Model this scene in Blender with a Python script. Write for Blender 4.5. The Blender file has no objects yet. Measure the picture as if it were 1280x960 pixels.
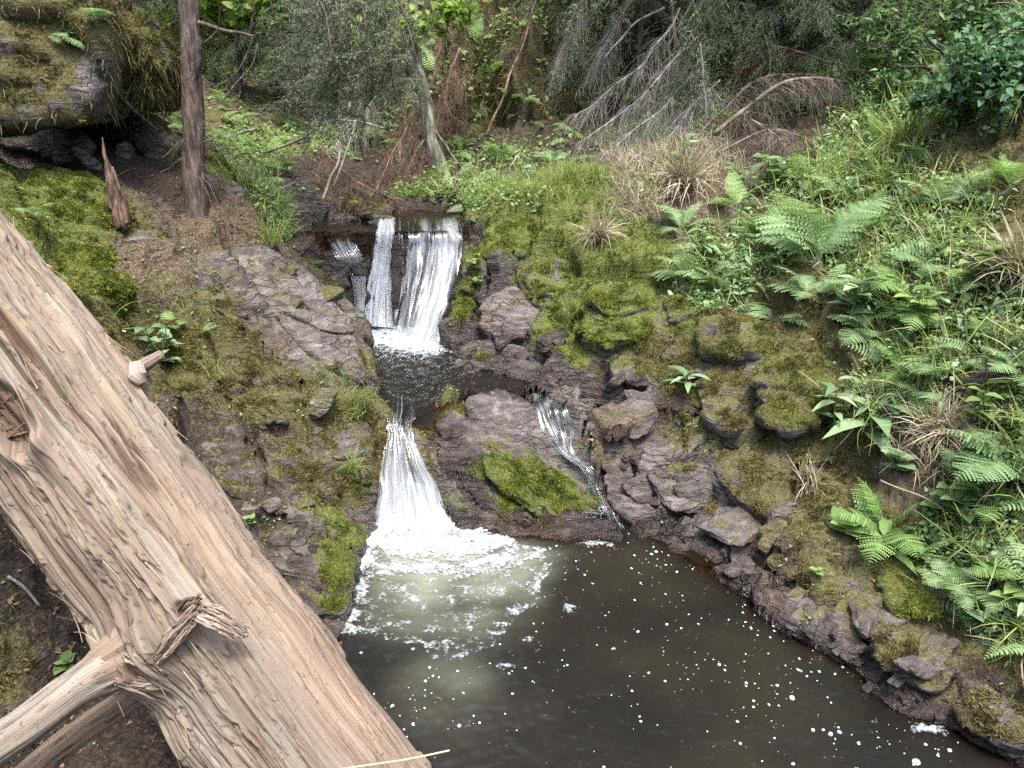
import bpy, bmesh, math, random
import numpy as np
from mathutils import Vector, Matrix, Euler
from mathutils.bvhtree import BVHTree

random.seed(7)
RNG = np.random.default_rng(11)
SC = bpy.context.scene
COL = SC.collection
R = math.radians

# ------------------------------------------------------------------ camera model
F = 962.0
PITCH = R(21)
CAMZ = 2.2
_c, _s = math.cos(PITCH), math.sin(PITCH)
def ray(px, py):
    a, b = (px - 640) / F, (480 - py) / F
    return np.array([a, _c + b * _s, -_s + b * _c])
def at(px, py, Y):
    d = ray(px, py)
    return np.array([0, 0, CAMZ]) + d * (Y / d[1])
def atz(px, py, z):
    d = ray(px, py)
    return np.array([0, 0, CAMZ]) + d * ((z - CAMZ) / d[2])
def project(P):
    P = np.atleast_2d(P)
    y, z = P[:, 1], P[:, 2] - CAMZ
    dep = y * _c - z * _s
    up = y * _s + z * _c
    dep = np.where(dep < 0.05, 0.05, dep)
    return 640 + F * P[:, 0] / dep, 480 - F * up / dep, dep

# ------------------------------------------------------------------ numpy noise
_g = np.random.default_rng(3).normal(size=(256, 3)); _g /= np.linalg.norm(_g, axis=1)[:, None]
_rnd = np.random.default_rng(5).random((4096, 4))
def _hash(ix, iy, iz, seed):
    h = (ix * 73856093) ^ (iy * 19349663) ^ (iz * 83492791) ^ (seed * 2654435761)
    h = (h ^ (h >> 13)) * 1274126177
    return (h ^ (h >> 16)) & 0x7fffffff
def perlin(p, seed=0):
    i = np.floor(p).astype(np.int64); f = p - i
    u = f * f * f * (f * (f * 6 - 15) + 10)
    out = np.zeros(len(p))
    for dx in (0, 1):
        wx = u[:, 0] if dx else 1 - u[:, 0]
        for dy in (0, 1):
            wy = u[:, 1] if dy else 1 - u[:, 1]
            for dz in (0, 1):
                wz = u[:, 2] if dz else 1 - u[:, 2]
                g = _g[_hash(i[:, 0] + dx, i[:, 1] + dy, i[:, 2] + dz, seed) & 255]
                out += wx * wy * wz * (g[:, 0] * (f[:, 0] - dx) + g[:, 1] * (f[:, 1] - dy) + g[:, 2] * (f[:, 2] - dz))
    return out * 1.6
def fbm(p, oct=4, seed=0, gain=0.5):
    o = np.zeros(len(p)); a = 1.0
    for k in range(oct):
        o += a * perlin(p * (2.03 ** k), seed + k); a *= gain
    return o
def worley(p, seed=0):
    """returns F1, F2, random offset of the nearest cell (N,4), vector to its centre"""
    i = np.floor(p).astype(np.int64); n = len(p)
    f1 = np.full(n, 9.0); f2 = np.full(n, 9.0); rid = np.zeros(n, int); vec = np.zeros((n, 3))
    for dx in (-1, 0, 1):
        for dy in (-1, 0, 1):
            for dz in (-1, 0, 1):
                c = i + np.array([dx, dy, dz])
                h = _hash(c[:, 0], c[:, 1], c[:, 2], seed) & 4095
                v = c + _rnd[h, :3] - p
                d = np.sqrt((v * v).sum(1))
                near = d < f1
                f2 = np.where(near, f1, np.minimum(f2, d))
                f1 = np.where(near, d, f1)
                rid = np.where(near, h, rid); vec[near] = v[near]
    return f1, f2, _rnd[(rid * 7 + 13) & 4095], vec
def sstep(a, b, x):
    t = np.clip((x - a) / (b - a), 0, 1)
    return t * t * (3 - 2 * t)

# ------------------------------------------------------------------ objects
def tag(o, label=None, cat=None, group=None, kind=None):
    if label: o['label'] = label
    if cat: o['category'] = cat
    if group: o['group'] = group
    if kind: o['kind'] = kind
    return o
def empty(name, loc, label=None, cat=None, group=None):
    o = bpy.data.objects.new(name, None); COL.objects.link(o)
    o.empty_display_size = 0.1
    o.location = loc
    return tag(o, label, cat, group)
def mesh_data(name, V, Fs, mat=None, smooth=True, attrs=None):
    V = np.asarray(V, dtype=np.float32)
    Fs = np.asarray(Fs, dtype=np.int32)
    me = bpy.data.meshes.new(name)
    n, k = Fs.shape
    me.vertices.add(len(V)); me.vertices.foreach_set('co', V.ravel())
    me.loops.add(n * k); me.loops.foreach_set('vertex_index', Fs.ravel())
    me.polygons.add(n)
    me.polygons.foreach_set('loop_start', np.arange(0, n * k, k, dtype=np.int32))
    if smooth is not None:
        me.polygons.foreach_set('use_smooth', np.full(n, bool(smooth)))
    me.update(calc_edges=True)
    if attrs:
        for key, val in attrs.items():
            val = np.asarray(val, dtype=np.float32)
            if val.ndim == 1:
                a = me.attributes.new(key, 'FLOAT', 'POINT'); a.data.foreach_set('value', val)
            else:
                if val.shape[1] == 3: val = np.hstack([val, np.ones((len(val), 1), np.float32)])
                a = me.attributes.new(key, 'FLOAT_COLOR', 'POINT'); a.data.foreach_set('color', val.ravel())
    if mat: me.materials.append(mat)
    return me
def obj(name, me, parent=None, loc=None, rot=None):
    o = bpy.data.objects.new(name, me); COL.objects.link(o)
    if parent: o.parent = parent
    if loc is not None: o.location = loc
    if rot is not None: o.rotation_euler = rot
    return o
def mobj(name, V, Fs, mat, parent=None, smooth=True, attrs=None, origin=None):
    """one mesh object; V in world space. origin: object location (V is made relative to it, or to the parent Empty)"""
    V = np.asarray(V, float)
    if parent is not None: V = V - np.array(parent.location)
    elif origin is not None: V = V - np.asarray(origin)
    o = obj(name, mesh_data(name, V, Fs, mat, smooth, attrs), parent)
    if parent is None and origin is not None: o.location = origin
    return o
class MB:
    """collects vertices and triangles"""
    def __init__(s): s.v = []; s.f = []; s.n = 0
    def add(s, V, Fs):
        V = np.asarray(V, float); Fs = np.asarray(Fs, int)
        if Fs.shape[1] == 4: Fs = np.vstack([Fs[:, [0, 1, 2]], Fs[:, [0, 2, 3]]])
        s.v.append(V); s.f.append(Fs + s.n); s.n += len(V)
    def get(s): return np.vstack(s.v), np.vstack(s.f)
    def build(s, name, mat, parent=None, smooth=True, origin=None):
        V, Fs = s.get()
        return mobj(name, V, Fs, mat, parent, smooth, None, origin)
    def data(s, name, mat, smooth=True):
        V, Fs = s.get(); return mesh_data(name, V, Fs, mat, smooth)
def norm(a):
    a = np.asarray(a, float); return a / (np.linalg.norm(a, axis=-1, keepdims=True) + 1e-12)
def tube(pts, rad, sides=6, cap=True):
    pts = np.asarray(pts, float); n = len(pts)
    rad = np.broadcast_to(np.asarray(rad, float), (n,))
    t = norm(np.gradient(pts, axis=0))
    ref = np.array([0, 0, 1.0]) if abs(t[0, 2]) < 0.9 else np.array([1.0, 0, 0])
    V = []
    a = np.linspace(0, 2 * np.pi, sides, endpoint=False)
    for i in range(n):
        u = norm(np.cross(ref, t[i])); w = np.cross(t[i], u); ref = np.cross(t[i], u) if False else ref
        V.append(pts[i] + rad[i] * (np.cos(a)[:, None] * u + np.sin(a)[:, None] * w))
    V = np.vstack(V)
    i = np.arange(n - 1)[:, None] * sides; j = np.arange(sides)[None, :]; k = (j + 1) % sides
    Fs = np.stack([i + j, i + k, i + sides + k, i + sides + j], -1).reshape(-1, 4)
    Fs = np.vstack([Fs[:, [0, 1, 2]], Fs[:, [0, 2, 3]]])
    if cap:
        V = np.vstack([V, pts[:1], pts[-1:]]); b = n * sides
        j = np.arange(sides); k = (j + 1) % sides
        Fs = np.vstack([Fs, np.stack([k, j, np.full(sides, b)], -1), np.stack([(n - 1) * sides + j, (n - 1) * sides + k, np.full(sides, b + 1)], -1)])
    return V, Fs
def bake(tv, tf, M, O):
    """template vertices (n,3), faces (m,k), matrices (N,3,3), offsets (N,3)"""
    V = np.einsum('nij,kj->nki', M, tv) + O[:, None, :]
    Fs = tf[None] + (np.arange(len(O)) * len(tv))[:, None, None]
    return V.reshape(-1, 3), Fs.reshape(-1, tf.shape[1])
def frames(Z, yaw, X=None):
    """matrices whose z column is Z (N,3), spun by yaw (N,)"""
    Z = norm(Z)
    ref = np.where(np.abs(Z[:, 2:3]) < 0.95, np.array([[0, 0, 1.0]]), np.array([[1.0, 0, 0]]))
    X0 = norm(np.cross(ref, Z)); Y0 = np.cross(Z, X0)
    c, s = np.cos(yaw)[:, None], np.sin(yaw)[:, None]
    X = c * X0 + s * Y0; Y = -s * X0 + c * Y0
    return np.stack([X, Y, Z], -1)
def curve_pts(P, n):
    """Catmull-Rom through control points"""
    P = np.asarray(P, float); m = len(P)
    Q = np.vstack([2 * P[0] - P[1], P, 2 * P[-1] - P[-2]])
    t = np.linspace(0, m - 1, n); i = np.minimum(t.astype(int), m - 2); f = (t - i)[:, None]
    a, b, c, d = Q[i], Q[i + 1], Q[i + 2], Q[i + 3]
    return 0.5 * (2 * b + (c - a) * f + (2 * a - 5 * b + 4 * c - d) * f ** 2 + (3 * b - a - 3 * c + d) * f ** 3)

# ------------------------------------------------------------------ material helper
class NT:
    def __init__(s, name):
        s.m = bpy.data.materials.new(name); s.m.use_nodes = True
        s.t = s.m.node_tree; s.n = s.t.nodes; s.l = s.t.links
        s.n.clear()
        s.out = s.n.new('ShaderNodeOutputMaterial')
    def node(s, typ, ins=None, **props):
        x = s.n.new(typ)
        for k, v in props.items(): setattr(x, k, v)
        for k, v in (ins or {}).items(): s.set(x.inputs[k], v)
        return x
    def set(s, sock, v):
        if isinstance(v, bpy.types.NodeSocket): s.l.new(v, sock)
        elif isinstance(v, bpy.types.Node): s.l.new(v.outputs[0], sock)
        else:
            if isinstance(v, tuple) and len(v) == 3 and sock.type == 'RGBA': v = v + (1,)
            sock.default_value = v
    def coord(s, scale=(1, 1, 1), kind='Object', rot=(0, 0, 0)):
        tc = s.node('ShaderNodeTexCoord')
        return s.node('ShaderNodeMapping', {0: tc.outputs[kind], 'Scale': scale, 'Rotation': rot}).outputs[0]
    def pos(s):
        return s.node('ShaderNodeNewGeometry').outputs['Position']
    def noise(s, vec, scale, detail=4, rough=0.55, dist=0.0):
        return s.node('ShaderNodeTexNoise', {'Vector': vec, 'Scale': scale, 'Detail': detail, 'Roughness': rough, 'Distortion': dist}).outputs[0]
    def ramp(s, fac, stops, interp='LINEAR'):
        x = s.node('ShaderNodeValToRGB', {0: fac}); r = x.color_ramp; r.interpolation = interp
        while len(r.elements) < len(stops): r.elements.new(0.5)
        for e, (p, c) in zip(r.elements, stops):
            e.position = p; e.color = (c if isinstance(c, tuple) else (c, c, c)) + (1,)
        return x.outputs[0]
    def math(s, op, a, b=0.0, c=0.0, clamp=False):
        x = s.node('ShaderNodeMath', operation=op, use_clamp=clamp)
        s.set(x.inputs[0], a); s.set(x.inputs[1], b); s.set(x.inputs[2], c)
        return x.outputs[0]
    def mix(s, fac, a, b, mode='MIX'):
        x = s.node('ShaderNodeMix', data_type='RGBA', blend_type=mode)
        s.set(x.inputs[0], fac); s.set(x.inputs[6], a); s.set(x.inputs[7], b)
        return x.outputs[2]
    def attr(s, name, out='Fac'):
        return s.node('ShaderNodeAttribute', attribute_name=name).outputs[out]
    def step(s, x, a, b):
        n = s.node('ShaderNodeMapRange', {'Value': x, 'From Min': a, 'From Max': b}, interpolation_type='SMOOTHSTEP')
        return n.outputs[0]
    def bump(s, h, strength=0.5, dist=0.01, nrm=None):
        x = s.node('ShaderNodeBump', {'Height': h, 'Strength': strength, 'Distance': dist})
        if nrm is not None: s.set(x.inputs['Normal'], nrm)
        return x.outputs[0]
    def principled(s, **kw):
        x = s.node('ShaderNodeBsdfPrincipled')
        for k, v in kw.items(): s.set(x.inputs[k.replace('_', ' ')], v)
        return x
    def done(s, sh):
        s.l.new(sh.outputs[0] if isinstance(sh, bpy.types.Node) else sh, s.out.inputs[0]); return s.m
def leaf_mat(name, c1, c2, c3=None, trans=0.35, rough=0.5, tex=6.0, spec=0.35):
    """leaf: colour varies leaf by leaf and over the ground; light shines through"""
    t = NT(name)
    rnd = t.node('ShaderNodeNewGeometry').outputs['Random Per Island']
    big = t.noise(t.pos(), tex, 2)
    f = t.math('ADD', t.math('MULTIPLY', rnd, 0.6), t.math('MULTIPLY', t.math('SUBTRACT', big, 0.3), 0.9), clamp=True)
    stops = [(0.1, c1), (0.8, c2)] if c3 is None else [(0.05, c1), (0.5, c2), (0.95, c3)]
    col = t.ramp(f, stops)
    p = t.principled(Base_Color=col, Roughness=rough, Specular_IOR_Level=spec)
    tr = t.node('ShaderNodeBsdfTranslucent', {'Color': t.mix(0.5, col, (1.0, 1.0, 0.45, 1), 'MULTIPLY')})
    return t.done(t.node('ShaderNodeMixShader', {0: trans, 1: p.outputs[0], 2: tr.outputs[0]}))
# ------------------------------------------------------------------ rocks
def icosphere(sub):
    bm = bmesh.new(); bmesh.ops.create_icosphere(bm, subdivisions=sub, radius=1)
    V = np.array([v.co[:] for v in bm.verts]); Fs = np.array([[v.index for v in f.verts] for f in bm.faces]); bm.free()
    return V, Fs
ICO = {}
def hull_planes(P):
    bm = bmesh.new()
    for p in P: bm.verts.new(p)
    bmesh.ops.convex_hull(bm, input=bm.verts)
    bm.normal_update()
    N, D = [], []
    for f in bm.faces:
        n = np.array(f.normal[:]); c = np.array(f.calc_center_median()[:])
        if f.calc_area() < 1e-7: continue
        N.append(n); D.append(n @ c)
    bm.free(); return np.array(N), np.array(D)
def blob_px(P, blobs):
    px, py, _ = project(P); o = np.zeros(len(P))
    for a, b, sx, sy, k in blobs: o += k * np.exp(-((px - a) / sx) ** 2 - ((py - b) / sy) ** 2)
    return o
ROCKS = []; ROCK_HULLS = []
ROCK_SPECS = []
_e = norm(at(768, 660, 3.6) - at(562, 487, 4.3)); WEDGE_BED = (np.cross(_e, norm(np.array([-.15, -.6, .8]))), _e)
def rock(label, pts, shift, *a, **kw):
    pop = kw.pop('pop', .035); pts = [(a_, b_, y_ - pop) for a_, b_, y_ in pts]
    Pf = np.array([at(*p) for p in pts]); c0 = Pf.mean(0)
    P = np.vstack([Pf, c0 + (Pf - c0) * .85 + np.array(shift)])
    c = P.mean(0); size = np.linalg.norm(P.max(0) - P.min(0))
    N, D = hull_planes(P - c)
    ROCK_HULLS.append((N, D, c, size)); ROCK_SPECS.append((label, pts, shift, a, kw))
rock('wedge shaped rock between the two lower falls with bright moss on its flank',
  [(504,524,4.02),(562,487,4.32),(630,474,4.46),(664,492,4.42),(686,545,4.17),(742,602,3.87),(770,645,3.68),(768,672,3.58),(700,664,3.58),(640,660,3.58),(588,650,3.60),(548,595,3.76),(517,548,3.93)],
  (0,.12,-.42), 6, moss=-.05, hue=.1, up=.15, blobs=[(640,590,48,36,1.0),(690,620,50,28,1.0),(745,640,26,20,.6),(735,490,20,10,.5)], wetb=[(530,575,66,70,1.5),(570,640,80,40,1.2),(650,658,130,20,1.3)], rough=1.7, bed=WEDGE_BED)
rock('brown wet boulder with mossy right edge below the left bank',
  [(318,640,3.24),(372,632,3.28),(440,664,3.20),(452,698,3.02),(446,740,2.90),(428,790,2.74),(378,786,2.80),(345,720,2.95),(322,672,3.1)],
  (-.05,.12,-.35), 5, moss=.05, hue=.15, wet=.55, up=.25, blobs=[(425,690,30,60,.8)], cat='boulder', name='boulder')
# the mossy overhang, upper left
rock('added rock blackened to stand for shade at the back of the hollow under the mossy overhang',
  [(-260,120,5.7),(-40,120,5.8),(120,120,5.9),(215,135,6.1),(222,215,6.0),(110,222,5.75),(-60,232,5.5),(-260,230,5.4)],
  (-.1,.6,-.1), 5, pop=0, moss=-.5, wet=1.0, soil=.0, litter=.0, up=.1, rough=1.2)  # rock added to close the hollow; its wet value paints the shade black
rock('huge moss covered overhanging rock in the upper left corner',
  [(-160,-120,4.3),(60,-60,4.5),(140,-10,4.7),(152,40,4.6),(144,80,4.55),(130,98,4.5),(108,165,4.42),(60,168,4.2),(0,182,4.05),(-140,200,3.85),(-200,60,4.0)],
  (-.45,2.3,.0), 6, moss=.78, hue=.72, up=.35, soil=.3, blobs=[(120,105,22,28,-1.3),(110,20,50,30,.3)], cat='boulder', name='boulder', rough=1.5)
rock('mossy rock pillar right of the dark hollow under the overhang',
  [(140,20,5.0),(176,30,5.1),(190,70,5.1),(186,120,5.1),(172,140,5.15),(160,100,5.15),(148,50,5.05)],
  (.05,.5,-.1), 5, moss=.7, hue=.55, up=.3)
rock('pale quartz stone under the mossy overhang',
  [(80,182,4.85),(92,178,4.9),(118,196,4.8),(120,210,4.75),(108,212,4.72)], (.0,.1,-.05), 4, moss=-.4, litter=0, rough=.4)
rock('grey angular stone wedged under the overhang',
  [(84,166,5.1),(100,160,5.15),(112,176,5.1),(104,190,5.05),(88,184,5.05)], (.0,.12,-.05), 4, moss=-.3, rough=.5)
rock('pale upright stone in front of the dark hollow left of the spruce trunk',
  [(142,178,5.35),(158,172,5.4),(162,200,5.3),(150,208,5.25),(142,200,5.3)], (.0,.15,-.05), 4, moss=-.3, rough=.3)
rock('mossy slanting block left of the spruce trunk',
  [(150,140,5.7),(176,150,5.6),(205,190,5.5),(212,228,5.3),(190,226,5.3),(165,185,5.5)], (.0,.4,.0), 5, moss=.35, hue=.7, soil=.3)
rock('rounded bright green moss cushion beside the log',
  [(32,320,3.72),(60,298,3.85),(120,294,3.9),(160,318,3.85),(165,350,3.7),(130,382,3.55),(90,384,3.5),(55,360,3.6)], (0,.15,-.3), 5, moss=.95, hue=.0, up=.3, cat='moss cushion', name='moss_cushion', sharp=7)
rock('yellow green mossy block behind the splintered stump',
  [(0,228,4.3),(60,205,4.55),(110,210,4.6),(145,235,4.5),(150,286,4.25),(90,280,4.1),(20,270,3.95)], (0,.2,-.3), 5, moss=.9, hue=.2, up=.3)
rock('mossy boulder behind the foot of the spruce trunk',
  [(246,190,6.0),(262,180,6.1),(280,200,6.0),(290,222,5.9),(284,245,5.75),(250,246,5.7)], (0,.3,-.2), 5, moss=.9, hue=.25, up=.3)
# left bank slabs
rock('long bare rock slab sloping to the water on the left bank',
  [(262,296,5.2),(330,290,5.3),(392,330,5.35),(440,396,5.0),(474,462,4.62),(478,500,4.4),(430,468,4.5),(372,430,4.5),(300,345,4.85)], (-.03,.04,-.28), 6, pop=.06, moss=.24, hue=.75, up=-.15, rough=.55, litter=.22,blobs=[(300,320,30,30,.2),(440,470,40,30,.25)])
rock('dark broken ledge on the left bank above the lower fall',
  [(395,540,4.0),(440,520,4.15),(474,530,4.12),(478,580,3.92),(474,640,3.74),(440,650,3.62),(400,610,3.75)], (-.1,.1,-.25), 5, moss=.40, hue=.7, soil=.45, wet=.3, up=.3, blobs=[(445,625,28,26,.7)])
rock('ridge of brown rock on the shaded left bank',
  [(310,545,3.78),(360,535,3.9),(420,585,3.78),(440,620,3.65),(400,640,3.55),(330,600,3.6)], (-.05,.1,-.2), 5, moss=.4, hue=.85, soil=.6, up=.2)
# around the upper falls
rock('dark mossy rock left of the upper falls',
  [(402,310,6.05),(425,305,6.1),(440,330,6.0),(432,372,5.85),(418,396,5.7),(398,370,5.75)], (-.05,.15,-.25), 5, moss=.55, hue=.05, wet=.5, up=.3)
rock('reddish wet stone beside the left spout',
  [(432,312,6.08),(448,318,6.07),(466,345,5.98),(462,352,5.95),(440,340,5.98)], (0,.2,-.2), 4, moss=-.3, wet=.8, soil=.1)
rock('black wet stone at the foot of the left spout',
  [(424,370,5.85),(450,345,5.97),(462,370,5.87),(450,402,5.76),(428,404,5.74)], (0,.2,-.2), 4, moss=-.3, wet=1, soil=.4)
rock('dark rock face behind the upper waterfall veil',
  [(462,284,6.16),(500,283,6.16),(540,284,6.16),(576,292,6.14),(572,340,6.04),(556,400,5.82),(500,412,5.80),(470,408,5.82),(464,340,6.04)], (0,.25,-.15), 5, moss=-.3, wet=1, soil=.25, rough=.8)
rock('flat mossy stone at the lip of the upper falls',
  [(452,262,6.55),(475,252,6.65),(498,260,6.6),(498,274,6.4),(470,282,6.25),(452,278,6.35)], (0,.2,-.15), 4, moss=.5, hue=.5, wet=.3)
rock('grey wet stone in the brook left of the mossy lip stone',
  [(405,270,6.6),(440,266,6.65),(452,278,6.4),(430,288,6.2),(405,284,6.3)], (0,.2,-.12), 4, moss=.1, wet=.7)
# right of the upper falls
rock('block with a flat green moss top right of the upper falls',
  [(598,282,5.85),(630,268,6.1),(680,270,6.1),(690,290,5.9),(672,312,5.7),(640,318,5.62),(600,312,5.66)], (0,.15,-.25), 5, pop=.14, moss=.5, hue=.0, up=.3, blobs=[(645,288,40,22,.6)])
rock('mossy wall of rock beside the upper waterfall',
  [(580,296,6.0),(610,310,5.72),(622,345,5.55),(600,385,5.38),(568,428,5.24),(560,408,5.4),(572,345,5.78)], (.08,.2,-.15), 5, moss=.55, hue=.1, wet=.4, up=.1, blobs=[(590,390,30,30,.4)])
rock('smooth brown slab below the mossy block',
  [(600,372,5.40),(640,352,5.42),(680,368,5.32),(682,392,5.2),(660,416,5.06),(610,422,5.08),(592,402,5.22)], (.02,.15,-.25), 5, pop=.10, moss=-.05, hue=.8, soil=.30, up=.1, rough=.5, litter=.3,blobs=[(610,395,24,20,.4)])
rock('dark grey ledge at the edge of the basin',
  [(560,436,5.16),(600,424,5.14),(660,430,5.0),(692,452,4.78),(690,478,4.62),(650,474,4.68),(600,462,4.84),(575,448,5.0)], (0,.15,-.2), 5, pop=.09, moss=.1, hue=.2, wet=.35, up=.4)
rock('bright mossy hump above the ledge on the right bank',
  [(712,392,4.95),(740,345,5.15),(790,325,5.15),(826,345,5.0),(840,388,4.75),(812,425,4.6),(760,440,4.58),(715,430,4.72)], (.02,.15,-.3), 6, pop=.10, moss=.68, hue=.05, up=.3, sharp=18)
rock('dark green mossy step between the block and the hump',
  [(640,330,5.5),(700,316,5.5),(735,345,5.25),(712,392,4.98),(680,392,5.1),(650,362,5.3)], (.0,.15,-.25), 5, pop=.06, moss=.6, hue=.15, up=.3)
rock('olive mossy hump at the crest of the right bank',
  [(852,400,4.5),(880,372,4.6),(925,376,4.5),(975,410,4.25),(965,440,4.1),(920,440,4.1),(870,435,4.25)], (.05,.15,-.3), 5, pop=.07, moss=.62, hue=.55, up=.4)
rock('mossy knoll overhanging a dark hollow on the right bank',
  [(930,462,4.05),(975,425,4.15),(1040,436,4.0),(1066,470,3.8),(1050,520,3.62),(990,545,3.6),(940,520,3.75)], (.06,.18,-.2), 5, pop=.08, moss=.62, hue=.6, up=.45, soil=.2)
# bare bedrock by the side cascade
rock('flat pinkish grey slab beside the side cascade',
  [(692,486,4.52),(740,478,4.58),(800,482,4.46),(812,498,4.34),(770,506,4.3),(715,502,4.4)], (0,.12,-.2), 5, moss=-.2, up=.1, rough=.8)
rock('mauve angular rock below the flat slab',
  [(722,514,4.28),(770,506,4.3),(790,518,4.2),(768,540,4.1),(735,560,4.02),(722,540,4.12)], (0,.12,-.25), 5, moss=-.15, up=.1, soil=.1)
rock('tilted grey slab with a split face above the pool',
  [(786,560,4.0),(815,535,4.08),(850,545,3.98),(852,575,3.86),(822,598,3.78),(795,592,3.82)], (.03,.1,-.25), 5, moss=-.1, up=.1)
rock('wet purple rock beside the foot of the side cascade',
  [(744,585,3.92),(790,590,3.88),(822,625,3.72),(820,655,3.62),(790,652,3.62),(756,620,3.76)], (.03,.1,-.3), 5, moss=.05, wet=.45, up=.2)
rock('layered ledge of pale rock along the right shore',
  [(838,655,3.60),(880,625,3.64),(945,640,3.45),(960,662,3.35),(915,690,3.28),(870,690,3.36)], (.04,.1,-.25), 5, moss=.16, up=.2, hue=.8, soil=.15)
rock('brown streaked ledge lower on the right shore',
  [(885,702,3.24),(930,680,3.28),(965,700,3.12),(960,740,2.98),(925,738,3.02)], (.05,.08,-.25), 5, moss=.2, hue=.8, wet=.3, up=.25, soil=.25)
rock('grey waterside rock with a dark notch',
  [(938,740,3.0),(985,728,2.98),(1020,760,2.82),(1000,796,2.70),(968,782,2.78)], (.05,.08,-.25), 5, moss=.05, wet=.35, up=.25)
rock('blue grey rock at the waterline by the mossy stones',
  [(1004,785,2.74),(1040,756,2.80),(1078,775,2.68),(1082,805,2.56),(1055,828,2.52),(1022,808,2.62)], (.06,.06,-.25), 5, moss=.0, wet=.35, up=.3, hue=.7, blobs=[(1075,790,20,20,.5)])
rock('tilted mossy stone overhanging the waterline',
  [(1084,792,2.62),(1110,782,2.65),(1160,800,2.56),(1200,832,2.44),(1198,866,2.34),(1170,874,2.33),(1120,850,2.42),(1092,818,2.54)], (.04,.06,-.09), 5, pop=.12, moss=.42, hue=.75, up=.55, cat='boulder', name='boulder')
rock('mossy stone at the lower right corner beside white foam',
  [(1178,880,2.32),(1205,855,2.36),(1260,862,2.28),(1330,900,2.14),(1320,940,2.06),(1260,935,2.1),(1205,908,2.22)], (.06,.06,-.2), 5, pop=.10, moss=.5, hue=.7, up=.5, cat='boulder', name='boulder')
rock('small pale pebble in the shallows by the tilted stone',
  [(1076,856,2.42),(1086,850,2.44),(1093,858,2.4),(1088,864,2.38),(1079,862,2.4)], (0,.01,-.05), 3, moss=-.5, wet=.3, rough=.2)
rock('mossy block with a ragged face between hump and knoll on the right bank',
  [(872,452,4.3),(905,440,4.3),(940,460,4.15),(945,520,3.85),(915,545,3.8),(878,520,3.98),(862,485,4.15)], (.05,.15,-.25), 5, pop=.07, moss=.55, hue=.65, up=.4, soil=.2)
rock('broad mossy rock face above the layered ledge on the right shore',
  [(890,560,3.85),(940,545,3.85),(985,570,3.65),(1000,625,3.42),(960,650,3.36),(905,622,3.58)], (.05,.12,-.25), 5, pop=.05, moss=.5, hue=.85, up=.4, soil=.4)
rock('dark mossy rock below the hump beside the flat slab',
  [(760,440,4.6),(810,432,4.6),(845,455,4.45),(838,482,4.32),(790,480,4.38),(762,466,4.5)], (.03,.14,-.2), 5, pop=.06, moss=.4, hue=.5, up=.4, soil=.3)
rock('long mossy rock ridge joining the bright hump and the knoll on the right bank',
  [(715,372,5.05),(800,345,5.0),(868,368,4.66),(930,378,4.48),(985,412,4.22),(1060,452,3.86),(1050,540,3.62),(1010,590,3.48),(950,585,3.66),(890,545,3.92),(835,485,4.3),(770,450,4.55),(722,428,4.78)],
  (.06,.2,-.4), 6, pop=-.01, moss=.56, hue=.6, up=.35, soil=.25, litter=.12, rough=1.4)
rock('mossy stone under the crest between the bright hump and the olive hump',
  [(828,372,4.8),(855,360,4.8),(878,392,4.62),(870,430,4.42),(838,425,4.55)], (.03,.14,-.2), 5, pop=.08, moss=.6, hue=.4, up=.4)
rock('black wet rock splitting the upper waterfall into spout and veil',
  [(490,287,6.02),(499,286,6.02),(503,330,5.92),(500,385,5.78),(489,398,5.74),(487,340,5.9)], (.0,.2,-.1), 4, pop=.05, moss=-.4, wet=1, soil=.4, rough=.5)
rock('mossy rock shelf on the left bank above the dark ledge',
  [(262,430,4.3),(320,430,4.35),(380,480,4.22),(392,520,4.05),(330,530,3.85),(270,500,3.95)], (-.04,.12,-.25), 5, pop=.07, moss=.62, hue=.7, up=.3, soil=.25, litter=.2)
rock('mossy bulge of the left bank beside the log stub',
  [(150,410,4.0),(200,395,4.1),(250,420,4.1),(262,470,3.9),(222,505,3.75),(175,480,3.8)], (-.04,.12,-.25), 5, pop=.07, moss=.72, hue=.6, up=.3, soil=.2)
rock('dark undercut rock of the left bank below the mossy shelf',
  [(230,540,3.72),(300,535,3.8),(335,575,3.66),(330,625,3.42),(270,610,3.4),(232,580,3.5)], (-.04,.14,-.25), 5, pop=.05, moss=.25, hue=.8, up=.4, soil=.6)
rock('grey stone under the dry grass knoll',
  [(1160,618,3.02),(1180,612,3.04),(1190,622,3.0),(1182,632,2.97),(1165,630,2.98)], (0,.08,-.05), 4, moss=-.3, rough=.3)
rock('mossy shelf under the long fern on the right bank',
  [(1085,690,2.98),(1150,690,2.9),(1200,730,2.72),(1170,770,2.64),(1110,760,2.72)], (.05,.1,-.2), 5, moss=.6, hue=.4, up=.4, soil=.2)

def rock_lower(xy, z):
    """the ground gives way where a rock sits in it"""
    w = np.zeros(len(xy))
    for N, D, c, size in ROCK_HULLS:
        near = np.nonzero(((xy - c[:2]) ** 2).sum(1) < (size * .8) ** 2)[0]
        if not len(near): continue
        q = xy[near] - c[:2]
        top = np.full(len(q), 9.0); bot = np.full(len(q), -9.0); ok = np.ones(len(q), bool)
        for n, d in zip(N, D):
            r = d - q @ n[:2]
            if n[2] > 1e-4: top = np.minimum(top, r / n[2])
            elif n[2] < -1e-4: bot = np.maximum(bot, r / n[2])
            else: ok &= r > 0
        ins = sstep(.0, .12, top - bot) * ok
        if size > 2.0 and c[2] > 2.0: continue      # the overhang stands clear of the ground
        tgt = top + c[2] - np.minimum(.10, .25 * (top - bot))
        zz = z[near]
        z[near] = zz * (1 - ins) + np.maximum(np.minimum(zz, tgt), zz - .17) * ins
        w[near] = np.maximum(w[near], ins)
    return z, w
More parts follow.
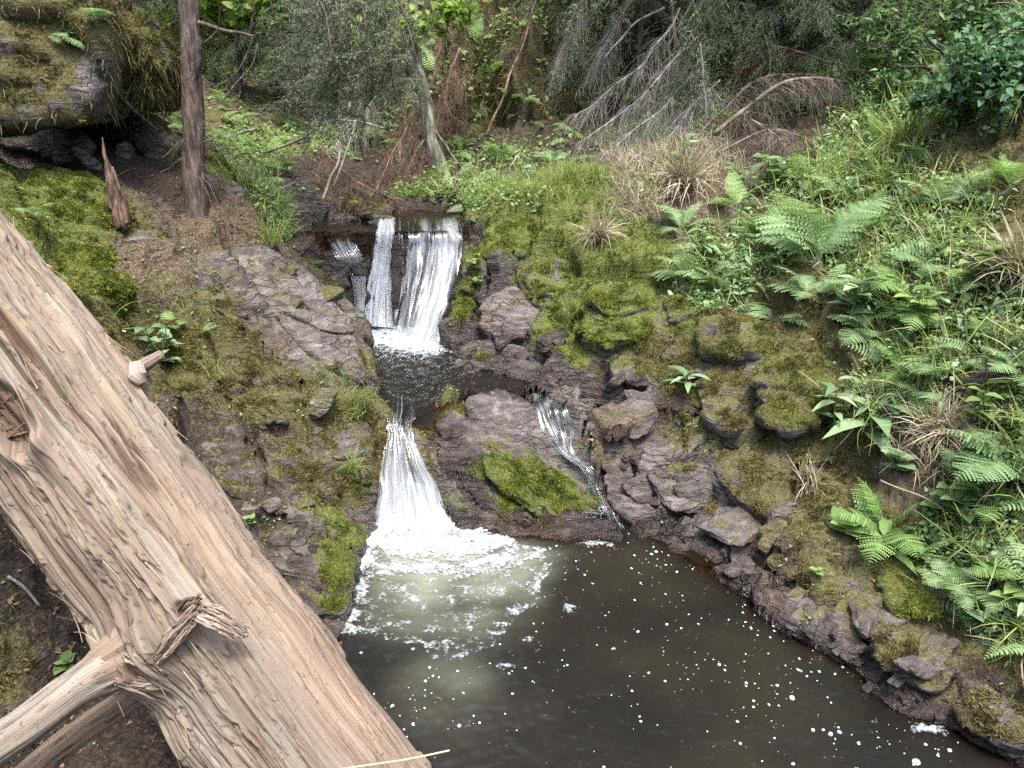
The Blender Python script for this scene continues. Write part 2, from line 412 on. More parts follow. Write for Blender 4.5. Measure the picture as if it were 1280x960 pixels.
# ------------------------------------------------------------------ materials of the ground
def ground_mat(name='ground_cover'):
    t = NT(name); p = t.pos()
    moss, hue, soil, lit, wet = [t.attr(k) for k in ('moss', 'hue', 'soil', 'litter', 'wet')]
    n1 = t.noise(p, 2.2, 5, 0.6); n2 = t.noise(p, 14, 5, 0.65); n3 = t.noise(p, 70, 4, 0.7); n4 = t.noise(p, 220, 3, 0.7)
    # stone: grey to mauve, brown stains, fine strata
    band = t.noise(t.node('ShaderNodeMapping', {0: p, 'Scale': (2.0, 3.0, 16.0), 'Rotation': (0.55, 0.45, 0.3)}).outputs[0], 3.0, 4, 0.65)
    st = t.ramp(t.math('ADD', t.math('MULTIPLY', band, 0.55), t.math('MULTIPLY', n2, 0.45)),
                [(0.34, (0.034, 0.030, 0.028)), (0.47, (0.098, 0.089, 0.085)), (0.57, (0.170, 0.158, 0.153)), (0.70, (0.30, 0.285, 0.278))])
    st = t.mix(t.step(n1, 0.50, 0.66), st, t.mix(0.8, st, (0.80, 0.60, 0.43, 1), 'MULTIPLY'))
    vq = t.node('ShaderNodeMapping', {0: t.node('ShaderNodeVectorMath', {0: p, 1: t.node('ShaderNodeVectorMath', {0: t.node('ShaderNodeTexNoise', {'Vector': p, 'Scale': 6.0, 'Detail': 3.0}).outputs[1], 1: (.16, .16, .16)}, operation='MULTIPLY').outputs[0]}, operation='ADD').outputs[0], 'Scale': (1.3, 2.6, 8.5), 'Rotation': (R(28), R(-24), R(-20))}).outputs[0]
    vo = t.node('ShaderNodeTexVoronoi', {'Vector': vq, 'Scale': 2.2}, feature='DISTANCE_TO_EDGE').outputs[0]
    vc = t.node('ShaderNodeTexVoronoi', {'Vector': vq, 'Scale': 2.2}).outputs['Color']
    crack = t.math('SUBTRACT', 1.0, t.step(t.math('ADD', vo, t.math('MULTIPLY', t.math('SUBTRACT', n3, .5), .05)), .005, .045))
    crack = t.math('MULTIPLY', crack, t.step(t.noise(p, 3.5, 3), .42, .6))
    tone = t.node('ShaderNodeSeparateColor', {0: vc}).outputs[0]
    st = t.mix(1.0, st, t.ramp(tone, [(0.0, (.70, .66, .63)), (.5, (1.0, .96, .93)), (1.0, (1.3, 1.26, 1.25))]), 'MULTIPLY')
    st = t.mix(t.math('MULTIPLY', crack, .42), st, (.045, .035, .027, 1))
    lich = t.step(t.math('ADD', n2, t.math('MULTIPLY', n3, 0.5)), 0.86, 0.95)
    st = t.mix(t.math('MULTIPLY', lich, 0.55), st, (0.30, 0.30, 0.25, 1))
    st = t.mix(t.step(n3, 0.60, 0.75), st, t.mix(0.7, st, (0.3, 0.26, 0.24, 1), 'MULTIPLY'))
    # moss: light tips and dark gaps, yellow green to olive brown
    mv = t.math('ADD', t.math('MULTIPLY', n3, 0.55), t.math('MULTIPLY', n4, 0.45))
    m1 = t.ramp(mv, [(0.34, (0.020, 0.026, 0.006)), (0.5, (0.092, 0.112, 0.022)), (0.66, (0.195, 0.22, 0.052))])
    m2 = t.ramp(mv, [(0.34, (0.018, 0.016, 0.008)), (0.5, (0.088, 0.078, 0.030)), (0.66, (0.195, 0.17, 0.072))])
    hf = t.step(t.math('ADD', hue, t.math('MULTIPLY', t.math('SUBTRACT', n1, 0.5), 1.2)), 0.25, 0.75)
    ms = t.mix(hf, m1, m2)
    so = t.ramp(n3, [(0.35, (0.014, 0.010, 0.007)), (0.5, (0.042, 0.030, 0.020)), (0.7, (0.11, 0.078, 0.052))])
    li = t.ramp(n3, [(0.35, (0.035, 0.022, 0.014)), (0.5, (0.105, 0.074, 0.046)), (0.68, (0.23, 0.175, 0.12))])
    jit = t.math('ADD', t.math('MULTIPLY', t.math('SUBTRACT', n2, 0.5), 1.9), t.math('MULTIPLY', t.math('SUBTRACT', n3, 0.5), 0.9))
    def mask(a, k=1.0, lo=0.42, hi=0.58): return t.step(t.math('ADD', a, t.math('MULTIPLY', jit, k)), lo, hi)
    fl, fs, fm = mask(lit), mask(soil), mask(moss)
    col = t.mix(fl, st, li); col = t.mix(fs, col, so); col = t.mix(fm, col, ms)
    soft = t.math('MAXIMUM', t.math('MAXIMUM', fl, fs), fm)
    fw = t.math('MULTIPLY', wet, t.math('SUBTRACT', 1.0, t.math('MULTIPLY', soft, 0.6)))
    col = t.mix(t.math('MULTIPLY', fw, 0.9), col, t.mix(1.0, col, (0.27, 0.23, 0.21, 1), 'MULTIPLY'))
    ro = t.math('SUBTRACT', t.math('ADD', 0.62, t.math('MULTIPLY', soft, 0.35)), t.math('MULTIPLY', fw, 0.50))
    h = t.math('ADD', t.math('MULTIPLY', n2, 0.8), t.math('ADD', t.math('MULTIPLY', n3, 0.5), t.math('MULTIPLY', n4, 0.22)))
    hb = t.bump(t.math('SUBTRACT', t.math('ADD', h, t.math('ADD', t.math('MULTIPLY', band, 1.2), t.math('MULTIPLY', tone, .35))), t.math('MULTIPLY', t.math('MULTIPLY', crack, .8), t.math('SUBTRACT', 1.0, soft))), 1.0, 0.026)
    return t.done(t.principled(Base_Color=col, Roughness=ro, Normal=hb, Specular_IOR_Level=0.4))
M_GROUND = ground_mat()

# ------------------------------------------------------------------ shape of the ground
W_LOW, W_MID, W_TOP = 0.0, 0.45, 1.17
TYPES = {  # moss, hue(0 bright .. 1 brown), soil, litter, wet, rocky, lumpy
    'r': (0.30, .75, .20, .12, .12, 1.0, .25), 'w': (0.10, .2, .05, .0, .9, 1.0, .2), 'm': (.95, .05, .1, .0, .1, .35, .8),
    'o': (.85, .75, .2, .1, .0, .35, .8), 'k': (.74, .62, .34, .1, .1, .9, .5), 's': (.15, .6, .95, .1, .2, .4, .6),
    'd': (.2, .7, .3, .75, 0., .15, .6), 'g': (.40, .45, .7, .25, 0., .1, .8), 'c': (.50, .85, .8, .1, .1, .8, .8)}
CP = []   # px, py, Y, type
CP += [  # left bank
 (400,300,6.05,'r'),(386,335,5.85,'k'),(300,270,5.3,'d'),(250,290,5.0,'d'),(330,330,4.95,'r'),(345,400,4.6,'r'),(420,450,4.6,'r'),(474,480,4.45,'k'),
 (470,445,4.72,'k'),(455,418,4.92,'r'),(478,560,4.0,'k'),(472,640,3.72,'w'),(270,400,4.25,'k'),(250,440,4.0,'o'),(300,480,3.9,'o'),(400,520,4.05,'o'),
 (250,520,3.6,'s'),(330,560,3.7,'s'),(400,600,3.7,'w'),(300,620,3.3,'s'),(430,650,3.45,'m'),(370,670,3.15,'r'),(430,760,2.85,'w'),
 (100,340,3.6,'m'),(150,400,3.6,'o'),(60,250,4.2,'m'),(150,255,4.5,'o'),(0,270,3.6,'m'),(200,330,4.3,'d'),(180,420,3.85,'o'),(210,480,3.7,'o'),
 (60,176,6.6,'s'),(150,182,6.6,'s'),(-80,185,6.0,'s'),(100,200,5.2,'s'),(200,230,5.1,'s'),(0,215,4.8,'s'),(30,700,2.1,'s'),(100,770,2.1,'s'),(60,900,1.75,'s'),(150,930,1.75,'s'),
 (0,560,2.6,'s'),(150,600,2.8,'s'),(250,740,2.55,'s'),(0,830,1.8,'o'),(200,265,4.9,'d'),(290,220,6.0,'o'),(330,250,6.0,'g'),(350,270,5.8,'g')]
CP += [  # right bank, from the little fall to the lower right corner
 (690,480,4.55,'r'),(740,492,4.4,'r'),(800,492,4.3,'r'),(780,530,4.12,'r'),(850,560,3.9,'k'),(840,640,3.62,'r'),(800,600,3.82,'r'),(940,640,3.4,'r'),
 (1000,720,2.9,'k'),(930,720,3.05,'r'),(1060,770,2.72,'r'),(890,600,3.7,'r'),(1010,660,3.2,'k'),
 (930,385,4.3,'o'),(1040,440,3.9,'o'),(900,450,4.12,'k'),(960,520,3.72,'k'),(1000,600,3.42,'k'),(1080,640,3.15,'k'),(1170,560,3.2,'d'),
 (1100,500,3.6,'g'),(1200,700,2.82,'g'),(1130,790,2.62,'o'),(1200,850,2.42,'o'),(1280,780,2.5,'g'),(1290,880,2.2,'o'),(1040,560,3.5,'o'),
 (1280,600,2.8,'g'),(1280,450,3.2,'g'),(1200,420,3.6,'g'),(1280,300,3.9,'o'),(1280,180,4.5,'o'),(1150,300,4.4,'g'),(1000,310,5.0,'g'),(1060,200,5.8,'g'),
 (1280,80,5.0,'g'),(950,185,6.3,'s'),(850,250,5.6,'d'),(760,295,5.4,'m'),(700,270,5.65,'m'),(620,280,5.75,'m'),(600,350,5.38,'w'),(573,430,5.22,'w'),
 (650,380,5.2,'k'),(620,445,5.02,'w'),(720,380,5.0,'m'),(720,430,4.8,'m'),(800,350,4.95,'m'),(830,420,4.5,'o'),(680,465,4.62,'r'),(880,350,4.8,'g'),
 (600,240,6.9,'g'),(700,215,7.1,'d'),(660,185,8.0,'s'),(560,205,8.0,'s'),(790,450,4.5,'s'),(850,500,4.15,'s')]
CP += [  # hillsides behind
 (660,100,9.0,'c'),(660,0,9.5,'c'),(760,150,8.7,'c'),(760,40,9.3,'c'),(850,170,7.5,'g'),(860,60,8.6,'g'),(1000,100,7.4,'g'),(1000,0,8.4,'g'),(1150,100,6.4,'g'),
 (1150,0,7.2,'g'),(300,180,9.0,'o'),(350,120,11.,'d'),(420,200,8.2,'s'),(430,110,11.5,'s'),(300,60,13.,'g'),(490,100,10.5,'s'),(540,60,10.2,'s'),(410,262,6.7,'w'),
 (480,225,7.6,'s'),(570,130,9.1,'c'),(580,20,9.7,'c')]
cps = np.array([at(a, b, Y) for a, b, Y, _ in CP]); cty = [c for *_, c in CP]
extra = [(-2.4,2.0,2.2,'o'),(-3.2,3.2,2.3,'o'),(-3.6,4.6,2.6,'o'),(-2.9,1.0,2.6,'s'),(-4.5,6.2,3.0,'g'),(-4,-1,3,'s'),(-7,3,5,'g'),(-8,8,5.5,'g'),(-1.2,.6,1.1,'s'),
 (0,0,.55,'s'),(.8,.9,.35,'s'),(0,-1.5,.9,'s'),(2.2,.6,.4,'s'),(2.9,1.4,.9,'g'),(4,0,1.8,'g'),(4.2,2.4,2.3,'g'),(5.5,4,3.3,'g'),(7,7,5.2,'g'),(9,2,5,'g'),(6,10,6.2,'s'),
 (3,11,6.0,'s'),(0,12.5,6.5,'c'),(-1.5,15,5.6,'s'),(-4,15,4.8,'g'),(-7,14,6.5,'g'),(-10,18,9,'g'),(0,20,11,'s'),(10,18,12,'s'),(18,8,12,'g'),(-18,8,11,'g'),
 (0,30,16,'s'),(-22,28,16,'g'),(24,28,18,'g'),(-18,-8,10,'g'),(18,-8,9,'g'),(0,-10,4,'g')]
cps = np.vstack([cps, np.array([e[:3] for e in extra])]); cty += [e[3] for e in extra]
ctw = np.array([TYPES[k] for k in cty])

def tps_fit(xy, z, lam):
    n = len(xy); d2 = ((xy[:, None] - xy[None]) ** 2).sum(-1)
    K = 0.5 * d2 * np.log(d2 + 1e-12)
    A = np.zeros((n + 3, n + 3)); A[:n, :n] = K + lam * np.eye(n); A[:n, n] = 1; A[:n, n + 1:] = xy; A[n, :n] = 1; A[n + 1:, :n] = xy.T
    return np.linalg.solve(A, np.concatenate([z, [0, 0, 0]]))
TPS = tps_fit(cps[:, :2], cps[:, 2], 0.012)
def tps(xy):
    out = np.empty(len(xy))
    for i in range(0, len(xy), 20000):
        q = xy[i:i + 20000]; d2 = ((q[:, None] - cps[None, :, :2]) ** 2).sum(-1)
        out[i:i + 20000] = (0.5 * d2 * np.log(d2 + 1e-12)) @ TPS[:-3] + TPS[-3] + q @ TPS[-2:]
    return out

# the bed of the brook as one outline seen from above
bank = [(-.62,1.35),(-.78,1.75)] + [tuple(atz(a, b, z)[:2]) for a, b, z in [
 (330,870,0),(428,795,0),(446,720,0),(456,680,0),(468,655,0),(484,525,.45),(478,490,.45),(470,445,.45),(434,405,.45),(436,375,.65),(412,320,.97),(398,292,1.17),(392,278,1.17),
 (440,262,1.17),(520,262,1.17),(585,266,1.17),(582,290,1.17),(570,340,.88),(560,405,.55),(552,432,.45),(600,458,.45),(664,480,.45),(640,492,.45),(566,492,.45),(522,525,.45),(566,655,0),
 (640,668,0),(768,674,0),(762,640,0),(790,655,0),(850,692,0),(890,715,0),(932,748,0),(985,795,0),(1055,822,0),(1085,850,0),(1110,880,0),(1180,905,0),(1280,962,0),(1420,1040,0)]] + [(1.9,1.5),(1.2,1.35)]
bank = np.array(bank)
def sdist(xy, poly=bank):
    """signed distance to the outline, negative inside"""
    A = poly; B = np.roll(poly, -1, 0)
    best = np.full(len(xy), 1e9); ins = np.zeros(len(xy), bool)
    for a, b in zip(A, B):
        e = b - a; w = xy - a
        t = np.clip((w @ e) / (e @ e), 0, 1)
        d = w - t[:, None] * e
        best = np.minimum(best, (d * d).sum(1))
        c = ((a[1] > xy[:, 1]) != (b[1] > xy[:, 1]))
        if abs(b[1] - a[1]) > 1e-9:
            ins ^= c & (xy[:, 0] < (b[0] - a[0]) * (xy[:, 1] - a[1]) / (b[1] - a[1]) + a[0])
    return np.sqrt(best) * np.where(ins, -1, 1)
def bedz(y): return np.interp(y, [0, 3.3, 3.58, 3.66, 3.98, 4.06, 4.3, 5.1, 5.70, 5.80, 6.02, 6.12, 7.2, 9.0], [-.5, -.42, -.16, .0, .40, .38, .27, .25, .30, .50, 1.06, 1.11, 1.10, 1.3])
def waterz(y): return np.interp(y, [0, 3.6, 4.0, 5.73, 6.08, 9], [0, 0, .45, .45, 1.17, 1.19])
def dryz(y): return np.interp(y, [0, 4.25, 4.32, 5.75, 6.0, 9], [0, 0, .45, .45, 1.17, 1.19])
def ground_z(xy):
    z = tps(xy); d = sdist(xy)
    d = d + 0.035 * perlin(np.c_[xy * 5, np.zeros(len(xy))], 40) + 0.018 * perlin(np.c_[xy * 16, np.zeros(len(xy))], 41)
    wl, bd = waterz(xy[:, 1]), bedz(xy[:, 1])
    near = np.exp(-np.maximum(d, 0) / .25)
    zo = np.maximum(z, wl + 0.015 + 0.35 * np.minimum(np.maximum(d, 0), .12))
    zo = np.minimum(zo, wl + .05 + 3.0 * np.maximum(d, 0) + np.where(xy[:, 1] < 1.5, 9, 0))
    steep = np.where((xy[:, 1] > 3.6) & (xy[:, 1] < 6.3), 6.0, 2.2)
    zi = np.maximum(bd, wl + 0.015 + steep * np.minimum(d, 0))
    return np.where(d > 0, zo, zi), d

def growth(a, b, step, lo, hi, g):
    mid = list(np.arange(a, b, step)); s = step; x = a; L = []
    while x > lo: s *= g; x -= s; L.append(x)
    s = step; x = mid[-1]; U = []
    while x < hi: s *= g; x += s; U.append(x)
    return np.array(L[::-1] + mid + U)
gx = growth(-2.2, 2.4, .012, -24, 26, 1.055)
gy = growth(1.5, 5.7, .012, -10, 32, 1.03)
GX, GY = np.meshgrid(gx, gy)
gxy = np.c_[GX.ravel(), GY.ravel()]
gz, gd = ground_z(gxy)
gz, rock_w = rock_lower(gxy, gz)
NXg, NYg = len(gx), len(gy)
base_grid = gz.reshape(NYg, NXg)
def grid_faces(ny, nx):
    i = np.arange(ny - 1)[:, None] * nx + np.arange(nx - 1)[None]
    return np.stack([i, i + 1, i + nx + 1, i + nx], -1).reshape(-1, 4)
GF = grid_faces(NYg, NXg)
# kinds of cover by the nearest control points
def cover(P):
    out = np.empty((len(P), ctw.shape[1]))
    Q = P + 0.10 * np.stack([perlin(P * 2.5, 60), perlin(P * 2.5, 61), perlin(P * 2.5, 62)], -1)
    for i in range(0, len(P), 20000):
        d2 = ((Q[i:i + 20000, None] - cps[None]) ** 2).sum(-1)
        w = 1 / (d2 + .004) ** 2.2
        out[i:i + 20000] = (w @ ctw) / w.sum(1, keepdims=True)
    return out
GP = np.c_[gxy, gz]
cov = cover(GP)
def grid_normals(P):
    V = P.reshape(NYg, NXg, 3)
    n = np.cross(np.gradient(V, axis=1), np.gradient(V, axis=0)); return norm(n).reshape(-1, 3)
gn = grid_normals(GP)
rocky, lumpy, soilA = cov[:, 5], cov[:, 6], cov[:, 2]
inside = sstep(.02, -.12, gd)
# bedding planes dip to the right and towards the viewer, blocks break along them
def strata(P, nb=None):
    ax = np.array(Euler((R(-28), R(24), R(20))).to_matrix())
    if nb is not None:
        zc = norm(nb[0]); xc = norm(nb[1] - zc * (zc @ nb[1])); ax = np.stack([xc, np.cross(zc, xc), zc], -1)
    Q = P @ ax
    Q = Q + .09 * np.stack([perlin(P * 3, 70), perlin(P * 3, 71), perlin(P * 3, 72)], -1)
    f1, f2, rr, vec = worley(Q * np.array([1.7, 3.0, 8.5]), 2)
    g1, g2, rs, vec2 = worley(Q * np.array([5.0, 8.0, 22.0]), 5)
    h = .085 * (rr[:, 0] - .5) + .075 * ((rr[:, 1:] - .5) * vec).sum(1) - .009 * np.exp(-(f2 - f1) / .025)
    h += .016 * (rs[:, 0] - .5) + .016 * ((rs[:, 1:] - .5) * vec2).sum(1) - .002 * np.exp(-(g2 - g1) / .04)
    q = Q[:, 2] * 11 + .8 * perlin(P * 2.2, 73); fr = q - np.floor(q)
    h += .020 * (fr - sstep(.86, 1.0, fr)) * sstep(-.25, .25, perlin(P * 2.0, 74)) - .010
    return h
near_zone = (gxy[:, 1] < 9.5) & (np.abs(gxy[:, 0]) < 5)
disp = np.zeros(len(GP))
S_ = strata(GP[near_zone]); disp[near_zone] += S_ * np.clip(rocky[near_zone], 0.15, 1) * np.where((GP[near_zone, 0] < -.5) & (GP[near_zone, 1] < 6), .6, 1)
disp += (.075 * perlin(GP * 3.2, 10) + .045 * fbm(GP * 8, 3, 12)) * np.clip(lumpy + .2, 0, 1) + .008 * fbm(GP * 28, 2, 15)
disp += .22 * fbm(GP * .9, 3, 18) * sstep(6.5, 9.5, gxy[:, 1])
crag = (np.abs(perlin(GP * np.array([2.6, 2.6, .7]), 19)) * .5 + .22 * perlin(GP * np.array([6, 6, 2.0]), 20) + .10 * perlin(GP * np.array([14, 14, 6.0]), 21))
disp += .75 * crag * sstep(7.8, 8.8, gxy[:, 1]) * sstep(14, 11, gxy[:, 1]) * np.exp(-((gxy[:, 0] - .4) / 1.9) ** 4)
# shaded hollows under the roots and ledges
def hollow(px, py, Y, r, depth):
    c = at(px, py, Y); return -depth * np.exp(-((GP - c) ** 2).sum(1) / (2 * r * r))
for a in [(320,585,3.6,.13,.10),(250,560,3.45,.14,.08),(1035,560,3.5,.10,.12),(1060,590,3.4,.08,.10),(770,445,4.6,.11,.09),(925,415,4.2,.05,.07),(960,690,3.1,.07,.05),
          (735,340,5.1,.05,.06),(1265,400,3.5,.12,.14),(1230,170,4.8,.1,.12),(430,610,3.72,.06,.05),(640,425,5.1,.05,.04),(692,396,5.0,.05,.10),(848,436,4.45,.05,.09),(846,362,4.85,.05,.08),(985,560,3.62,.07,.09),(640,348,5.4,.05,.09),(705,352,5.15,.04,.07),(925,545,3.8,.05,.07),(600,330,5.6,.04,.06),(1005,640,3.3,.06,.06),(880,545,3.95,.05,.06)]:
    disp += hollow(*a)
disp *= (1 - .8 * inside) * (1 - .8 * rock_w)
disp *= 1 - .55 * np.exp(-np.abs(gd) / .03)
GP2 = GP + gn * disp[:, None]
# water keeps clear of the displaced rock
wl = waterz(gxy[:, 1])
cl = np.clip(cov, 0, 1)
hgt = GP2[:, 2] - dryz(gxy[:, 1])
wetn = np.maximum(cl[:, 4], sstep(.26, .02, hgt + .09 * perlin(GP * 6, 80)) * sstep(.6, .1, gd))
wetn = np.maximum(wetn, inside)
mossA = cl[:, 0] * (1 - .8 * sstep(.10, .02, hgt) * (gd < .4)) * (1 - inside)
soilA = np.clip(cl[:, 2] * (1 - inside), 0, 1)
ground = mobj('ground', GP2, GF, M_GROUND, None, True, {'moss': mossA, 'hue': cl[:, 1], 'soil': soilA, 'litter': cl[:, 3] * (1 - inside), 'wet': wetn})
tag(ground, 'rocky mossy banks and wooded slopes of the ravine', 'ground', kind='structure')
cov_moss = mossA

SURF = []   # (V, tris) of everything that plants can stand on
SURF.append((GP2, np.vstack([GF[:, [0, 1, 2]], GF[:, [0, 2, 3]]])))
def make_bvh():
    V = []; T = []; n = 0
    for v, f in SURF: V.append(v); T.append(f + n); n += len(v)
    V = np.vstack(V); T = np.vstack(T)
    return BVHTree.FromPolygons(V.tolist(), T.tolist(), epsilon=0.0)
# ------------------------------------------------------------------ water
def interp_grid(xy):
    ix = np.clip(np.searchsorted(gx, xy[:, 0]) - 1, 0, NXg - 2); iy = np.clip(np.searchsorted(gy, xy[:, 1]) - 1, 0, NYg - 2)
    fx = (xy[:, 0] - gx[ix]) / (gx[ix + 1] - gx[ix]); fy = (xy[:, 1] - gy[iy]) / (gy[iy + 1] - gy[iy])
    Z = GP2[:, 2].reshape(NYg, NXg)
    return (Z[iy, ix] * (1 - fx) * (1 - fy) + Z[iy, ix + 1] * fx * (1 - fy) + Z[iy + 1, ix] * (1 - fx) * fy + Z[iy + 1, ix + 1] * fx * fy)
def water_mat(name, rip, scale, rough=0.03, flow=(1, 1, 1)):
    t = NT(name); p = t.pos()
    q = t.node('ShaderNodeMapping', {0: p, 'Scale': flow}).outputs[0]
    murk, milk = t.attr('murk'), t.attr('milk')
    h = t.math('ADD', t.noise(q, scale, 3, 0.5), t.math('MULTIPLY', t.noise(q, scale * 2.7, 2, 0.5), 0.35))
    nb = t.bump(h, 1.0, rip)
    cl = t.noise(p, 1.7, 3, 0.5)
    body = t.mix(t.step(cl, .35, .7), (0.0110, 0.0102, 0.0084, 1), (0.0185, 0.0160, 0.0118, 1))
    body = t.mix(milk, body, (0.27, 0.285, 0.215, 1))
    dif = t.node('ShaderNodeBsdfDiffuse', {'Color': body})
    tr = t.node('ShaderNodeBsdfTransparent', {'Color': (0.62, 0.44, 0.27, 1)})
    under = t.node('ShaderNodeMixShader', {0: t.math('MAXIMUM', murk, milk), 1: tr.outputs[0], 2: dif.outputs[0]})
    gl = t.node('ShaderNodeBsdfGlossy', {'Color': (1, 1, 1, 1), 'Roughness': rough, 'Normal': nb})
    fr = t.node('ShaderNodeFresnel', {'IOR': 1.33, 'Normal': nb})
    return t.done(t.node('ShaderNodeMixShader', {0: fr.outputs[0], 1: under.outputs[0], 2: gl.outputs[0]}))
def white_mat(name, lo, hi, scale, dens, trans=0.35, col=(.60, .64, .67)):
    """falling water: white threads with clear gaps, running along the fall (attributes run, across)"""
    t = NT(name)
    v = t.node('ShaderNodeCombineXYZ', {0: t.math('MULTIPLY', t.attr('across'), scale[0]), 1: t.math('MULTIPLY', t.attr('run'), scale[1]), 2: t.attr('seed')}).outputs[0]
    n = t.math('ADD', t.math('MULTIPLY', t.noise(v, 1.0, 4, 0.6, 1.3), .40), t.math('ADD', t.math('MULTIPLY', t.noise(v, .30, 3, .6, .8), .36), t.math('MULTIPLY', t.noise(v, 3.1, 3, .6, .6), .24)))
    a = t.math('MULTIPLY', t.step(t.math('ADD', n, t.math('SUBTRACT', t.math('MULTIPLY', t.math('SUBTRACT', t.attr('dens'), .6), .42), dens)), lo, hi), .93)
    p = t.principled(Base_Color=col + (1,), Roughness=0.35, Specular_IOR_Level=0.5)
    tl = t.node('ShaderNodeBsdfTranslucent', {'Color': col + (1,)})
    w_ = t.node('ShaderNodeMixShader', {0: trans, 1: p.outputs[0], 2: tl.outputs[0]})
    gl = t.node('ShaderNodeBsdfGlossy', {'Color': (1, 1, 1, 1), 'Roughness': 0.12, 'Normal': t.bump(n, 0.5, 0.008)})
    tp = t.node('ShaderNodeBsdfTransparent', {'Color': (.93, .95, .95, 1)})
    clear = t.node('ShaderNodeMixShader', {0: 0.055, 1: tp.outputs[0], 2: gl.outputs[0]})
    return t.done(t.node('ShaderNodeMixShader', {0: a, 1: clear.outputs[0], 2: w_.outputs[0]}))
def foam_mat(name='foam_white'):
    t = NT(name); p = t.pos()
    vo = t.node('ShaderNodeTexVoronoi', {'Vector': p, 'Scale': 150.0})
    n = t.noise(p, 40, 3, .6)
    col = t.ramp(t.math('ADD', t.math('MULTIPLY', vo.outputs[0], .6), t.math('MULTIPLY', n, .5)), [(.2, (.56, .59, .61)), (.75, (.34, .37, .39))])
    v2 = t.node('ShaderNodeTexVoronoi', {'Vector': p, 'Scale': 62.0}).outputs[0]
    n2 = t.noise(p, 34, 5, .7)
    k = t.math('ADD', t.attr('thick'), t.math('ADD', t.math('MULTIPLY', t.math('SUBTRACT', n2, .5), 1.5), t.math('MULTIPLY', t.math('SUBTRACT', .42, v2), .8)))
    a = t.math('MULTIPLY', t.step(k, -.20, .75), .95)
    w = t.principled(Base_Color=col, Roughness=.4, Normal=t.bump(t.math('ADD', vo.outputs[0], n), .8, .006), Specular_IOR_Level=.4)
    tp = t.node('ShaderNodeBsdfTransparent')
    return t.done(t.node('ShaderNodeMixShader', {0: a, 1: tp.outputs[0], 2: w.outputs[0]}))
M_FOAM = foam_mat()
def thread_mat(name='water_thread'):
    t = NT(name)
    p = t.principled(Base_Color=(.60, .64, .68, 1), Roughness=0.25, Specular_IOR_Level=0.6)
    tl = t.node('ShaderNodeBsdfTranslucent', {'Color': (.6, .64, .68, 1)})
    w_ = t.node('ShaderNodeMixShader', {0: .4, 1: p.outputs[0], 2: tl.outputs[0]})
    tp = t.node('ShaderNodeBsdfTransparent')
    return t.done(t.node('ShaderNodeMixShader', {0: .5, 1: tp.outputs[0], 2: w_.outputs[0]}))
M_THREAD = thread_mat()

def pool(name, x0, x1, y0, y1, step, zfun, murkk, mat, milkfun=None, edge=.07, keep=None):
    xs = np.arange(x0, x1, step); ys = np.arange(y0, y1, step)
    X, Y = np.meshgrid(xs, ys); xy = np.c_[X.ravel(), Y.ravel()]
    d = sdist(xy); z = zfun(xy)
    dep = np.maximum(waterz(xy[:, 1]) - interp_grid(xy), 0)
    murk = 1 - np.exp(-dep * murkk)
    milk = milkfun(xy) if milkfun else np.zeros(len(xy))
    Fs = grid_faces(len(ys), len(xs))
    ok = d < edge
    if keep is not None: ok &= keep(xy)
    Fs = Fs[ok[Fs].all(1)]
    used = np.unique(Fs); mp = np.zeros(len(xy), int); mp[used] = np.arange(len(used))
    V = np.c_[xy, z][used]
    o = mobj(name, V, mp[Fs], mat, None, True, {'murk': murk[used], 'milk': milk[used]})
    return tag(o, kind='structure')
fallc = np.array([-.36, 3.60])
def P2(xy, s): return np.c_[xy * s, np.zeros(len(xy))]
# outline of the foam fan at the foot of the lower fall
fan = np.array([atz(a, b, 0)[:2] for a, b in [(455,655),(565,648),(600,660),(650,676),(684,688),(700,694),(688,716),(672,742),(654,766),(630,792),(602,812),(570,823),(538,821),(505,808),(470,798),(446,795),(425,806),(432,770),(446,715)]])
def fan_d(xy):
    return sdist(xy + .055 * np.stack([perlin(P2(xy, 6), 90), perlin(P2(xy, 6), 91)], -1) + .012 * np.stack([perlin(P2(xy, 22), 92), perlin(P2(xy, 22), 93)], -1), fan)
def milk_low(xy):
    r = np.sqrt(((xy - fallc - np.array([0, .25])) ** 2).sum(1)); d = fan_d(xy)
    st = perlin(np.c_[xy[:, 0] * 7, r * 22, np.zeros(len(xy))], 94)
    m = (1.05 * np.exp(-((r - .2) / .75) ** 2) * (.70 + .45 * perlin(P2(xy, 6), 95) + .20 * st)) * sstep(.13, -.20, d + .05 * perlin(P2(xy, 4), 89))
    c = np.array(atz(560, 850, 0)[:2]); m2 = .22 * np.exp(-(((xy - c) / np.array([.16, .2])) ** 2).sum(1)) * (.8 + .6 * perlin(P2(xy, 5), 93))
    return np.clip(np.maximum(m, m2), 0, .9)
def low_z(xy):
    r = np.sqrt(((xy - fallc) ** 2).sum(1))
    a = .011 * np.exp(-r / .45) + .0012
    left = np.exp(-((xy - np.array([-.25, 2.3])) ** 2).sum(1) / (2 * .35 ** 2))
    z = a * (perlin(P2(xy, 11), 96) + .6 * perlin(P2(xy, 26), 97)) + .007 * np.exp(-r / .7) * np.sin(r * 34 + 2 * perlin(P2(xy, 3), 98))
    return z + .006 * left * perlin(P2(xy, 24), 99) + .002 * perlin(P2(xy, 5), 86)
M_POOL = water_mat('pool_water', .012, 8.0, .03)
pool('pool_water', -1.3, 3.2, 1.2, 3.75, .0125, low_z, 10.0, M_POOL, milk_low, edge=.09)
